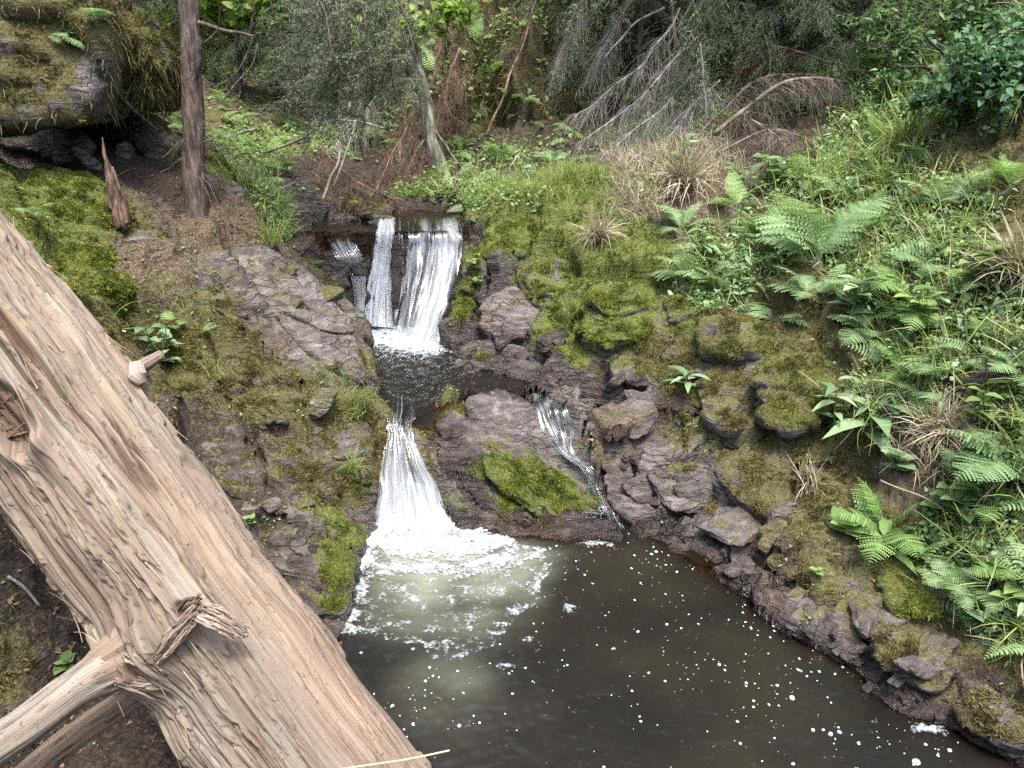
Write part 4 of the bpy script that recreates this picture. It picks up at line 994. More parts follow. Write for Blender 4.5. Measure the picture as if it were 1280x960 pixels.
def fibres(name, pts, wdt, thick, n, colr, seed, parent, rad=(.0012, .0036), loose=.02, dark=.5):
    """a torn strip of wood: a bundle of splinters of unequal length"""
    rg = np.random.default_rng(seed); P = curve_pts(pts, 24); t = norm(np.gradient(P, axis=0)); view = norm(np.array([0, 0, CAMZ]) - P); sd = norm(np.cross(t, view)); nn = np.cross(sd, t)
    mb = MB(); cols = []
    for k in range(n):
        a, b = sorted(rg.uniform(-.12, 1.12, 2)); a, b = max(0, a), min(1, b)
        if b - a < .2: b = min(1, a + .35)
        s = np.linspace(a, b, 9); i = s * 23
        g = lambda A: np.stack([np.interp(i, np.arange(24), A[:, j]) for j in range(3)], -1)
        w = np.interp(s, np.linspace(0, 1, len(wdt)), wdt); u, v = rg.uniform(-1, 1), rg.uniform(-1, 1)
        C = g(P) + g(sd) * (u * w)[:, None] + g(nn) * (v * thick * (1 - u * u * .6)) + rg.normal(0, loose, 3) * ((s - a) ** 2)[:, None] + rg.normal(0, .0006, (9, 3))
        r = rg.uniform(*rad) * np.interp(np.linspace(0, 1, 9), [0, .25, .8, 1], [.6, 1, .8, .15])
        vv, ff = tube(C, r, 5); mb.add(vv, ff); cols.append(np.tile(np.array(colr) * rg.uniform(1 - dark, 1.3), (len(vv), 1)))
    V_, F_ = mb.get(); c = np.clip(np.vstack(cols), 0, 1)
    return mobj(name, V_, F_, M_LOG, parent, True, {'Col': c, 'gu': V_[:, 0] * .3, 'gw': V_[:, 1] * .3, 'gv': V_[:, 2] * .3})
fibres('torn_knot', [cam_pt(188, 834, 1.365), cam_pt(216, 800, 1.345), cam_pt(250, 760, 1.34)], [.008, .017, .012], .007, 80, (.21, .165, .125), 461, log_e, loose=.008, dark=.4)
fibres('torn_knot', [cam_pt(244, 762, 1.345), cam_pt(272, 773, 1.335), cam_pt(308, 794, 1.362)], [.014, .020, .006], .005, 70, (.24, .19, .155), 462, log_e, loose=.01, dark=.3)
fibres('torn_knot', [cam_pt(226, 770, 1.352), cam_pt(238, 756, 1.345), cam_pt(252, 750, 1.35)], [.008, .012, .005], .007, 46, (.085, .06, .043), 463, log_e, loose=.012)
fibres('torn_knot', [cam_pt(150, 802, 1.40), cam_pt(172, 808, 1.37), cam_pt(205, 838, 1.365)], [.022, .030, .014], .008, 80, (.21, .17, .13), 464, log_e, loose=.01, dark=.4)
fibres('torn_knot', [cam_pt(135, 842, 1.40), cam_pt(165, 850, 1.375), cam_pt(205, 858, 1.385)], [.010, .016, .006], .008, 50, (.18, .14, .105), 465, log_e, loose=.01)
fibres('torn_hollow', [cam_pt(-20, 520, 1.48), cam_pt(12, 508, 1.465), cam_pt(42, 505, 1.475)], [.03, .026, .006], .014, 110, (.13, .085, .058), 466, log_e, loose=.03)
fibres('torn_hollow', [cam_pt(-20, 575, 1.47), cam_pt(8, 556, 1.455), cam_pt(40, 540, 1.47)], [.028, .02, .006], .010, 80, (.24, .185, .135), 467, log_e, loose=.03)
# lifted slivers along the grain
rg = np.random.default_rng(21)
cand = np.nonzero(facing[:nV] & (px_ > -60) & (px_ < 620) & (py_ > 200) & (py_ < 1040) & (smoothz < .5))[0]
mb = MB(); cols = []
for idx in rg.choice(cand, 150, replace=False):
    p = V[idx]; n_ = trunkN[idx]; g = norm(lax + rg.normal(0, .10, 3)); sd = norm(np.cross(n_, g))
    Lq = rg.uniform(.02, .085); wq = rg.uniform(.0006, .0022) * (1.4 if rg.uniform() < .1 else 1)
    k = 7; s = np.linspace(0, 1, k); lift = rg.uniform(.001, .012) * s ** 2.2 * (1 if rg.uniform() < .8 else 2.0)
    c = p + g * (Lq * s)[:, None] * (1 if rg.uniform() < .6 else -1) + n_ * (lift + .0012)[:, None] + sd * (rg.normal(0, .004) * s ** 2)[:, None]
    wv = wq * (1 - .75 * s)
    v, f = tube(c, wv, 4, False)
    mb.add(v, f); cols.append(np.tile(np.array([.28, .215, .155]) * rg.uniform(.55, 1.25), (len(v), 1)))
v, f = mb.get(); c = np.vstack(cols)
sp = mobj('splinters', v, f, M_LOG, log_e, False, {'Col': np.clip(c, 0, 1), 'gu': v[:, 0] * 0, 'gw': v[:, 0] * 0, 'gv': v[:, 2] * 0}); sp['kind'] = 'stuff'
# thin dry straw lying over the lower end
straw = mobj('dry_stalk', *tube(curve_pts([cam_pt(420, 962, 1.40), cam_pt(470, 955, 1.385), cam_pt(515, 948, 1.375), cam_pt(562, 938, 1.37)], 20), .0016, 6), leaf_mat('straw', (.45, .36, .22), (.55, .45, .28), trans=.1), None)
tag(straw, 'thin pale dry stalk across the lower end of the log', 'stalk')
# ------------------------------------------------------------------ plants
BVH = make_bvh()
def hit(px, py, default_y=5.0):
    d = Vector(ray(px, py)).normalized()
    p, n, i, dist = BVH.ray_cast(Vector((0, 0, CAMZ)), d)
    if p is None: return at(px, py, default_y), np.array([0, 0, 1.0])
    n = np.array(n);  n = -n if n @ np.array(d) > 0 else n
    return np.array(p), n
def down(x, y, z=20.):
    p, n, i, dist = BVH.ray_cast(Vector((x, y, z)), Vector((0, 0, -1)))
    return (np.array(p), np.array(n)) if p is not None else (np.array([x, y, 0.]), np.array([0, 0, 1.]))
def tri_sample(V, T, n, weight=None, rg=RNG):
    a, b, c = V[T[:, 0]], V[T[:, 1]], V[T[:, 2]]
    fn = np.cross(b - a, c - a); ar = .5 * np.linalg.norm(fn, axis=1)
    w = ar if weight is None else ar * weight
    if callable(n): n = n(w.sum())
    n = int(n)
    if n < 1 or w.sum() <= 0: return np.zeros((0, 3)), np.zeros((0, 3)), np.zeros(0, int)
    k = rg.choice(len(T), n, p=w / w.sum())
    u, v = rg.random(n), rg.random(n); s = u + v > 1; u[s], v[s] = 1 - u[s], 1 - v[s]
    P = a[k] + (b[k] - a[k]) * u[:, None] + (c[k] - a[k]) * v[:, None]
    return P, norm(fn[k]), k
def inview(P, m=170, far=99):
    px, py, dep = project(P)
    return (px > -m) & (px < 1280 + m) & (py > -m) & (py < 960 + m) & (dep > .3) & (dep < far)

# ---- moss: tufts of tiny blades
def moss_mat():
    t = NT('moss_tuft'); rnd = t.node('ShaderNodeNewGeometry').outputs['Random Per Island']; hue = t.attr('hue')
    big = t.noise(t.pos(), 11.0, 4, .65)
    f = t.math('ADD', t.math('MULTIPLY', rnd, .45), t.math('MULTIPLY', t.math('SUBTRACT', big, .36), 2.0), clamp=True)
    a = t.ramp(f, [(.05, (.035, .050, .009)), (.5, (.125, .150, .026)), (.95, (.30, .32, .06))])
    b = t.ramp(f, [(.05, (.042, .036, .015)), (.5, (.130, .114, .042)), (.95, (.26, .225, .095))])
    n1 = t.noise(t.pos(), 2.4, 3)
    col = t.mix(t.step(t.math('ADD', hue, t.math('MULTIPLY', t.math('SUBTRACT', n1, .5), 1.3)), .2, .8), a, b)
    p = t.principled(Base_Color=col, Roughness=.75, Specular_IOR_Level=.2)
    tl = t.node('ShaderNodeBsdfTranslucent', {'Color': col})
    return t.done(t.node('ShaderNodeMixShader', {0: .3, 1: p.outputs[0], 2: tl.outputs[0]}))
M_MOSS = moss_mat()
def tuft_template(nb, spread, rg):
    V, Fs = [], []
    for k in range(nb):
        a = 2 * np.pi * k / nb + rg.uniform(-.4, .4); d = np.array([math.cos(a), math.sin(a), 0]); s = np.array([-d[1], d[0], 0])
        sp = spread * rg.uniform(.5, 1.2); w = .09; h = rg.uniform(.7, 1.1)
        b0 = d * .06
        V += [b0 - s * w, b0 + s * w, d * sp * .5 + np.array([0, 0, .6 * h]) + s * w * .7, d * sp + np.array([0, 0, .85 * h])]
        Fs += [[4 * k, 4 * k + 1, 4 * k + 2], [4 * k, 4 * k + 2, 4 * k + 3]]
    return np.array(V), np.array(Fs)
def moss_mesh(P, N, hue, lo, hi, rg, hang=.8):
    tv, tf = tuft_template(6, .8, np.random.default_rng(1))
    Z = norm(N + np.array([0, 0, -hang]) * (1 - np.abs(N[:, 2:3])) + rg.normal(0, .28, P.shape))
    M = frames(Z, rg.uniform(0, 6.28, len(P))) * ((.55 + .9 * sstep(-.3, .4, fbm(P * 9, 2, 260))) * rg.uniform(lo, hi, len(P)) * np.where(rg.random(len(P)) < .08, 1.6, 1))[:, None, None]
    V, Fs = bake(tv, tf, M, P - Z * .002)
    return V, Fs, np.repeat(hue, len(tv))
rg = np.random.default_rng(77)
T0 = SURF[0][1]
fm = mossA[T0].mean(1)
cenT = GP2[T0].mean(1)
wv = sstep(.40, .74, fm + .42 * fbm(cenT * 7, 3, 230)) * inview(cenT, 120, 8.5)
near_w = 1 / (1 + (np.linalg.norm(cenT - np.array([0, 0, CAMZ]), axis=1) / 4.5) ** 2)
P, N, k = tri_sample(GP2, T0, 70000, wv * near_w, rg)
N = np.where(N[:, 2:3] < 0, -N, N)
V, Fs, hu = moss_mesh(P, N, cl[T0[k]].mean(1)[:, 1], .008, .019, rg)
tag(mobj('moss', V, Fs, M_MOSS, None, False, {'hue': hu}), 'short yellow green and brown moss over the banks', kind='stuff')
for o, Vr, Fr, nr, mr, hr in ROCKS:
    ce = Vr[Fr].mean(1); fmr = mr[Fr].mean(1)
    wt = sstep(.40, .72, fmr + .42 * fbm(ce * 7, 3, 231)) * inview(ce, 120)
    # only where the stone is not buried
    if wt.sum() <= 0: continue
    dist = np.linalg.norm(ce.mean(0) - np.array([0, 0, CAMZ]))
    P, N, k = tri_sample(Vr, Fr, lambda a: min(26000, a * 30000 / max(1, dist / 4)), wt, rg)
    if len(P) < 30: continue
    vis = np.einsum('ij,ij->i', N, np.array([0, 0, CAMZ]) - P) > -.5
    P, N = P[vis], N[vis]
    V, Fs, hu = moss_mesh(P, N, np.full(len(P), hr), .007, .016 if o.name.startswith('rock') else .02, rg)
    c = np.array(o.location)
    mo = obj('moss', mesh_data('moss', V - c, Fs, M_MOSS, False, {'hue': hu}), o); mo['kind'] = 'stuff'

# strands of moss and root hanging from the lip of the overhang
for o, Vr, Fr, nr, mr, hr in ROCKS:
    if 'huge moss' not in o['label'] and 'pillar' not in o['label']: continue
    rgh_ = np.random.default_rng(99); ce = Vr[Fr].mean(1); nf = nr[Fr].mean(1)
    P, N, k = tri_sample(Vr, Fr, 1500, inview(ce, 200) * sstep(.25, -.1, nf[:, 2]) * sstep(-.75, -.35, nf[:, 2]) * (nf[:, 1] < .2), rgh_)
    Z = norm(np.array([0, -.12, -1.0]) + .35 * N + rgh_.normal(0, .2, P.shape))
    t_ = np.linspace(0, 1, 6); L_ = rgh_.uniform(.03, .13, len(P)) * (rgh_.random(len(P)) ** .6)
    C_ = P[:, None] + Z[:, None] * (L_[:, None] * t_)[..., None] + np.cumsum(rgh_.normal(0, .004, (len(P), 6, 3)), axis=1)
    s_ = norm(np.cross(Z, rgh_.normal(0, 1, P.shape)))[:, None] * (.004 * (1 - .8 * t_))[None, :, None]
    Vh = np.stack([C_ - s_, C_ + s_], 2).reshape(-1, 3); i_ = np.arange(5)[:, None] * 2
    f_ = np.hstack([i_, i_ + 1, i_ + 3, i_ + 2]); Fh = (f_[None] + (np.arange(len(P)) * 12)[:, None, None]).reshape(-1, 4)
    mo = obj('hanging_moss', mesh_data('hanging_moss', Vh - np.array(o.location), Fh, M_MOSS, True, {'hue': np.full(len(Vh), .8)}), o); mo['kind'] = 'stuff'

# ---- leaf shapes
def leaf_template(w=.32, fold=.12, bend=.25):
    s = [0, .18, .45, .72, 1.0]; ww = [.02, .8, 1.0, .62, 0.0]
    V = []
    for a, b in zip(s, ww):
        z = -bend * a * a
        V += [[-w * b, a, z + fold * b], [0, a, z], [w * b, a, z + fold * b]]
    Fs = []
    for i in range(4):
        b = 3 * i
        for j in (0, 1): Fs += [[b + j, b + j + 1, b + j + 4], [b + j, b + j + 4, b + j + 3]]
    return np.array(V, float), np.array(Fs)
LEAF_OV, LEAF_LAN, LEAF_ROUND = leaf_template(.34), leaf_template(.17, .05, .45), leaf_template(.46, .06, .15)
def blade_template(segs=5, w=.035, bend=1.1):
    t = np.linspace(0, 1, segs + 1); a = bend * t
    y = np.cumsum(np.r_[0, np.sin(a[1:]) / segs]); z = np.cumsum(np.r_[0, np.cos(a[1:]) / segs])
    V = []; Fs = []
    for i in range(segs + 1):
        ww = w * (1 - t[i] ** 2.2) + .0015
        V += [[-ww, y[i], z[i]], [ww, y[i], z[i]]]
    for i in range(segs): b = 2 * i; Fs += [[b, b + 1, b + 3], [b, b + 3, b + 2]]
    return np.array(V), np.array(Fs)
BLADES = [blade_template(5, .0115, b) for b in (.5, 1.0, 1.6, 2.3)]
M_HERB = leaf_mat('herb_leaf', (0.090, 0.162, 0.050), (0.186, 0.294, 0.095), (0.307, 0.420, 0.157), .45, .5, 5.0)
M_HERB_B = leaf_mat('cool_green_leaf', (0.096, 0.174, 0.084), (0.211, 0.330, 0.162), (0.358, 0.456, 0.258), .35, .4, 5.0)
M_FERN = leaf_mat('fern_frond', (0.096, 0.186, 0.050), (0.198, 0.330, 0.101), (0.307, 0.432, 0.157), .42, .5, 3.0)
M_FERN_B = leaf_mat('pale_fern_frond', (0.128, 0.228, 0.095), (0.230, 0.348, 0.157), (0.333, 0.444, 0.224), .42, .5, 3.0)
M_GRASS = leaf_mat('green_grass', (0.115, 0.180, 0.039), (0.230, 0.300, 0.078), (0.371, 0.408, 0.146), .4, .5, 3.0)
M_STRAW = leaf_mat('dry_grass', (.18, .155, .10), (.32, .275, .19), (.48, .43, .32), .3, .6, 3.0)
M_LITTER = leaf_mat('dead_leaf', (.05, .03, .018), (.14, .085, .05), (.28, .19, .12), .15, .7, 5.0)
M_STEM = leaf_mat('green_stem', (.06, .08, .03), (.12, .12, .05), None, .1)

def scatter_leaves(name, label, W, n, tmpl, size, height, mat, tilt=.5, seed=1, upright=False, far=14):
    rg = np.random.default_rng(seed)
    P, N, k = tri_sample(GP2, T0, n, W, rg); N = np.where(N[:, 2:3] < 0, -N, N)
    n = len(P); sz = rg.uniform(*size, n) * rg.uniform(.7, 1.2, n)
    Z = norm(.6 * N + np.array([0, 0, .7]) + rg.normal(0, tilt, (n, 3)))
    M = frames(Z, rg.uniform(0, 6.28, n)) * sz[:, None, None]
    off = P + (.5 * N + np.array([0, 0, .6])) * (rg.uniform(0, 1, n) ** 1.6 * height)[:, None]
    V, Fs = bake(tmpl[0], tmpl[1], M, off)
    return tag(mobj(name, V, Fs, mat, None, True), label, kind='stuff')
veg = np.zeros(len(cenT))
isg = np.array([1.0 if c == 'g' else (.25 if c in 'do' else .0) for c in cty])
def cover_val(P, vals):
    out = np.empty(len(P))
    for i in range(0, len(P), 20000):
        d2 = ((P[i:i + 20000, None] - cps[None]) ** 2).sum(-1); w = 1 / (d2 + .004) ** 2.2
        out[i:i + 20000] = (w @ vals) / w.sum(1)
    return out
vis = inview(cenT, 150, 16)
veg[vis] = cover_val(cenT[vis], isg)
veg = sstep(.35, .75, veg + .25 * fbm(cenT * 3, 2, 240)) * vis * (hgt[T0].mean(1) > .1)
clump = sstep(-.15, .35, fbm(cenT * 4.5, 2, 241)); clump2 = sstep(-.1, .35, fbm(cenT * 3.3, 2, 242)); clump3 = sstep(0, .4, fbm(cenT * 2.6, 2, 243))
dens_d = 1 / (1 + (np.linalg.norm(cenT - np.array([0, 0, CAMZ]), axis=1) / 5) ** 2)
scatter_leaves('undergrowth', 'low leafy herbs covering the right bank and the gully', veg * clump * dens_d, 34000, LEAF_OV, (.013, .034), .15, M_HERB, .55, 31)
scatter_leaves('undergrowth', 'cool green small leaves between the ferns', veg * clump2 * dens_d, 22000, LEAF_ROUND, (.010, .026), .12, M_HERB_B, .5, 32)
scatter_leaves('undergrowth', 'narrow pale leaves among the herbs', veg * clump3 * dens_d, 13000, LEAF_LAN, (.03, .075), .16, M_HERB_B, .5, 33)
scatter_leaves('leaf_litter', 'dead brown leaves lying on the slopes', (vis * (hgt[T0].mean(1) > .12) * (.15 + cl[T0, 3].mean(1)) * (1 - .8 * (rock_w[T0].mean(1)))) * dens_d, 6500, LEAF_OV, (.010, .026), .012, M_LITTER, .5, 34)
def scatter_grass(label, W, n, L, mat, seed, lean=.3, down_=0.):
    rg = np.random.default_rng(seed); mb = MB()
    P, N, k = tri_sample(GP2, T0, n, W, rg); N = np.where(N[:, 2:3] < 0, -N, N)
    Z = norm(.35 * N + np.array([0, 0, 1.0]) + rg.normal(0, lean, P.shape) + down_ * np.c_[N[:, :2], np.zeros(len(N))])
    for b in range(4):
        s = np.arange(len(P)) % 4 == b
        # blades bend outward, downhill
        yaw = rg.uniform(0, 6.28, s.sum())
        M = frames(Z[s], yaw) * rg.uniform(*L, s.sum())[:, None, None]
        mb.add(*bake(*BLADES[b], M, P[s]))
    V, Fs = mb.get()
    return tag(mobj('grass', V, Fs, mat, None, True), label, kind='stuff')
scatter_grass('thin green grass growing through the undergrowth', (veg * clump3 + .02 * veg) * dens_d, 11000, (.06, .22), M_GRASS, 41)
def pxblob(P, blobs):
    px, py, _ = project(P); o = np.zeros(len(P))
    for a, b, sx, sy, k in blobs: o = np.maximum(o, k * np.exp(-((px - a) / sx) ** 2 - ((py - b) / sy) ** 2))
    return o
tb = lambda bl: (pxblob(cenT, bl) > .33) * pxblob(cenT, bl) * vis * (hgt[T0].mean(1) > .06)
scatter_grass('pale dry grass hanging over the crest of the right bank', tb([(860,215,70,40,1),(800,190,60,30,.7),(1170,555,50,45,1.2),(1120,510,50,30,.8),(800,250,50,40,.7),(1270,390,25,50,.7),(930,230,40,30,.5)]), 5200, (.06, .22), M_STRAW, 42, .35, .5)
scatter_grass('bright green grass on the level above the falls', tb([(715,232,50,18,1),(640,245,60,14,.7),(530,240,50,14,.6),(940,330,60,40,.3),(1110,480,60,40,.5)]), 3200, (.06, .17), M_GRASS, 43, .3)
scatter_grass('short thin grass on the left bank by the stream', tb([(440,500,35,60,.8),(410,470,40,30,.6),(200,370,60,40,.6),(440,590,25,40,.8),(330,260,50,20,.5)]), 1400, (.03, .11), M_GRASS, 44, .4)
scatter_leaves('undergrowth', 'bright small leaves at the foot of the rocks above the falls', tb([(590,250,90,14,1),(520,245,40,14,1),(640,200,50,16,.7),(820,240,60,30,.5),(420,180,60,30,.5),(310,190,50,40,.7)]), 3600, LEAF_OV, (.025, .05), .12, M_HERB, .5, 45)
scatter_leaves('leaf_litter', 'brown spruce litter on the back slope', tb([(300,100,120,60,1),(450,170,80,60,.8),(560,120,60,60,.6)]), 3000, LEAF_LAN, (.03, .07), .02, M_LITTER, .5, 46)

# feathery low fronds and long soft grass between everything else
def lowfrond():
    V, Fs = [], []; n = 13
    def c(s): return np.array([.0, .62 * s + .25 * s * s, .62 * s - .55 * s * s])
    for k in range(n):
        s = .12 + .86 * k / (n - 1); p = c(s); L = .23 * min(1, (s + .05) / .3) * (1 - max(0, (s - .3) / .72) ** 1.5) + .01; w = .5 / n
        for sg in (1, -1):
            b = len(V); V += [p - [0, w * .5, 0], p + [0, w * .5, .0], p + [sg * L, w * 1.1, -.12 * L], p + [sg * L * .6, -w * .35, -.05 * L]]; Fs += [[b, b + 1, b + 2], [b, b + 2, b + 3]]
    for k in range(8):
        b = len(V); V += [c(k / 8) + [-.006, 0, 0], c(k / 8) + [.006, 0, 0], c((k + 1) / 8) + [.003, 0, 0]]; Fs += [[b, b + 1, b + 2]]
    return np.array(V, float), np.array(Fs)
scatter_leaves('undergrowth', 'small feathery fern fronds thickening the greenery of the right bank', veg * (.35 + clump2) * dens_d, 2600, lowfrond(), (.08, .24), .03, M_FERN_B, .45, 35)
scatter_leaves('undergrowth', 'fresh green feathery fronds among the herbs', veg * (.35 + clump) * dens_d, 1800, lowfrond(), (.07, .20), .03, M_FERN, .45, 36)
scatter_grass('long soft pale green grass draping down the right bank', veg * (.3 + clump2) * dens_d, 11000, (.12, .34), M_GRASS, 47, .4, .35)
scatter_grass('long dry grass mixed into the right bank', veg * (.25 + clump) * dens_d, 3000, (.10, .30), M_STRAW, 48, .45, .4)
cliff = vis * sstep(7.8, 8.6, cenT[:, 1]) * (np.abs(cenT[:, 0] - .4) < 2.2) * (cenT[:, 1] < 12)
M_HANG = leaf_mat('hanging_moss', (.030, .034, .010), (.085, .085, .022), (.16, .15, .05), .25, .8, 2.5)
def hang_strands(label, W, n, L, mat, seed):
    rg = np.random.default_rng(seed); P, N, k = tri_sample(GP2, T0, n, W, rg); N = np.where(N[:, 1:2] > 0, -N, N)
    Z = norm(N * .8 + np.array([0, -.2, -.75]) + rg.normal(0, .25, P.shape)); mb = MB()
    for b in range(3):
        s = np.arange(len(P)) % 3 == b; mb.add(*bake(BLADES[b][0] * np.array([1.4, 1, 1]), BLADES[b][1], frames(Z[s], rg.uniform(0, 6.28, s.sum())) * rg.uniform(*L, s.sum())[:, None, None], P[s]))
    V, Fs = mb.get(); return tag(mobj('moss', V, Fs, mat, None, True), label, kind='stuff')
hang_strands('dark olive moss hanging in curtains on the back cliff', cliff * sstep(-.1, .3, fbm(cenT * np.array([2, 2, .7]), 3, 250)), 16000, (.06, .22), M_HANG, 51)
scatter_leaves('undergrowth', 'sparse green leaves on the back cliff and slopes', vis * sstep(6.6, 7.6, cenT[:, 1]) * sstep(.0, .4, fbm(cenT * 1.6, 3, 251)), 7000, LEAF_OV, (.03, .07), .12, M_HERB, .6, 52)
scatter_leaves('undergrowth', 'feathery fronds on the back slopes', vis * sstep(6.4, 7.4, cenT[:, 1]) * sstep(-.1, .4, fbm(cenT * 1.3, 3, 252)), 1100, lowfrond(), (.15, .38), .03, M_FERN, .5, 53)
# bits of needle and leaf caught on moss and stone
scatter_leaves('leaf_litter', 'needles and leaf scraps caught on moss and stone', vis * (hgt[T0].mean(1) > .05) * (cenT[:, 1] < 7) * dens_d, 6000, LEAF_LAN, (.008, .026), .006, M_LITTER, .4, 54)
scatter_leaves('undergrowth', 'tiny seedlings in the cracks of the rocks', vis * (hgt[T0].mean(1) > .05) * (cenT[:, 1] < 6.5) * sstep(.1, .45, fbm(cenT * 5, 2, 253)) * dens_d, 4200, LEAF_OV, (.008, .020), .02, M_HERB, .5, 55)

# ---- ferns
def frond_mesh(name, L, seed, mat, th0=18, th1=105, npair=20, wide=.30):
    rg = np.random.default_rng(seed); n = 26
    s = np.linspace(0, 1, n); th = np.radians(th0 + (th1 - th0) * s ** 1.25)
    x = np.r_[0, np.cumsum(np.sin(th[1:]))] / n * L; z = np.r_[0, np.cumsum(np.cos(th[1:]))] / n * L
    y = .05 * L * np.sin(s * 2.5 + rg.uniform(0, 6)) * s
    C = np.c_[x, y, z]; mb = MB(); mb.add(*tube(C, np.linspace(.006, .0015, n) * L * 1.0, 4, False))
    nt_ = 7; pv = [[0, 0, 0]]; pf = []
    q = np.linspace(0, 1, nt_ + 1)
    V = []
    for i in range(nt_ + 1): V.append([q[i], 0, -.18 * q[i] ** 2])
    for i in range(nt_):
        wd = .17 * (1 - .75 * q[i] ** 1.6); m = (q[i] + q[i + 1]) / 2 + .06
        V.append([m, wd, -.18 * m * m - .02]); V.append([m, -wd, -.18 * m * m - .02])
    for i in range(nt_):
        pf += [[i, i + 1, nt_ + 1 + 2 * i], [i + 1, i, nt_ + 2 + 2 * i]]
    V = np.array(V); pf = np.array(pf)
    t = norm(np.gradient(C, axis=0)); side = np.array([0, 1.0, 0])
    for k in range(npair):
        f = .16 + .84 * (k + .5) / npair; i = f * (n - 1); i0 = int(i); c = C[i0] + (C[min(i0 + 1, n - 1)] - C[i0]) * (i - i0); tt = t[i0]
        up = norm(np.cross(tt, side)); up = -up if up[2] < 0 and tt[0] < .9 else up
        prof = min(1, (f - .10) / .22) * (1 - ((f - .3) / .7) ** 1.7 if f > .3 else 1)
        pl = L * wide * max(prof, .05) * rg.uniform(.9, 1.08)
        for sg in (1, -1):
            ax = norm(side * sg * math.cos(.38) + tt * math.sin(.38) + up * rg.normal(.02, .08)); ay = norm(np.cross(np.cross(ax, tt), ax)); az = np.cross(ax, ay)
            if az @ up < 0: az = -az
            M = np.stack([ax, ay, az], -1) * pl
            mb.add(V @ M.T + c, pf)
    return mb.data(name, mat, True)
FRONDS = {'g': [frond_mesh('frond', 1.0, 500 + i, M_FERN, a, b, w_, wd) for i, (a, b, w_, wd) in enumerate([(12, 85, 20, .26), (22, 110, 21, .29), (35, 125, 19, .30), (8, 60, 22, .24)])],
          'p': [frond_mesh('frond', 1.0, 520 + i, M_FERN_B, a, b, w_, wd) for i, (a, b, w_, wd) in enumerate([(14, 90, 20, .28), (25, 115, 21, .31), (40, 120, 19, .32)])]}
FCOUNT = [0]
def fern(label, px, py, Lpx, n, kind='g', az=None, spread=360, tilt=0., group='ferns', seed=None, name='fern', lift=0.0):
    p, nn = hit(px, py); dep = project(p[None])[2][0]; L = Lpx * dep / F
    FCOUNT[0] += 1; rg = np.random.default_rng(seed or 600 + FCOUNT[0])
    e = empty(name, tuple(p - np.array([0, 0, .01 - lift])), label, 'fern', group)
    a0 = rg.uniform(0, 360) if az is None else az
    lean = np.array(nn) * np.array([1, 1, 0])
    for i in range(n):
        me = FRONDS[kind][int(rg.integers(len(FRONDS[kind])))]
        ang = a0 + (i / n - .5 + .5 / n) * spread + rg.uniform(-14, 14)
        o = obj('frond', me, e)
        o.rotation_euler = (rg.normal(0, .12), tilt + rg.normal(0, .13), R(ang)); sc = L * rg.uniform(.72, 1.08); o.scale = (sc, sc, sc)
    return e
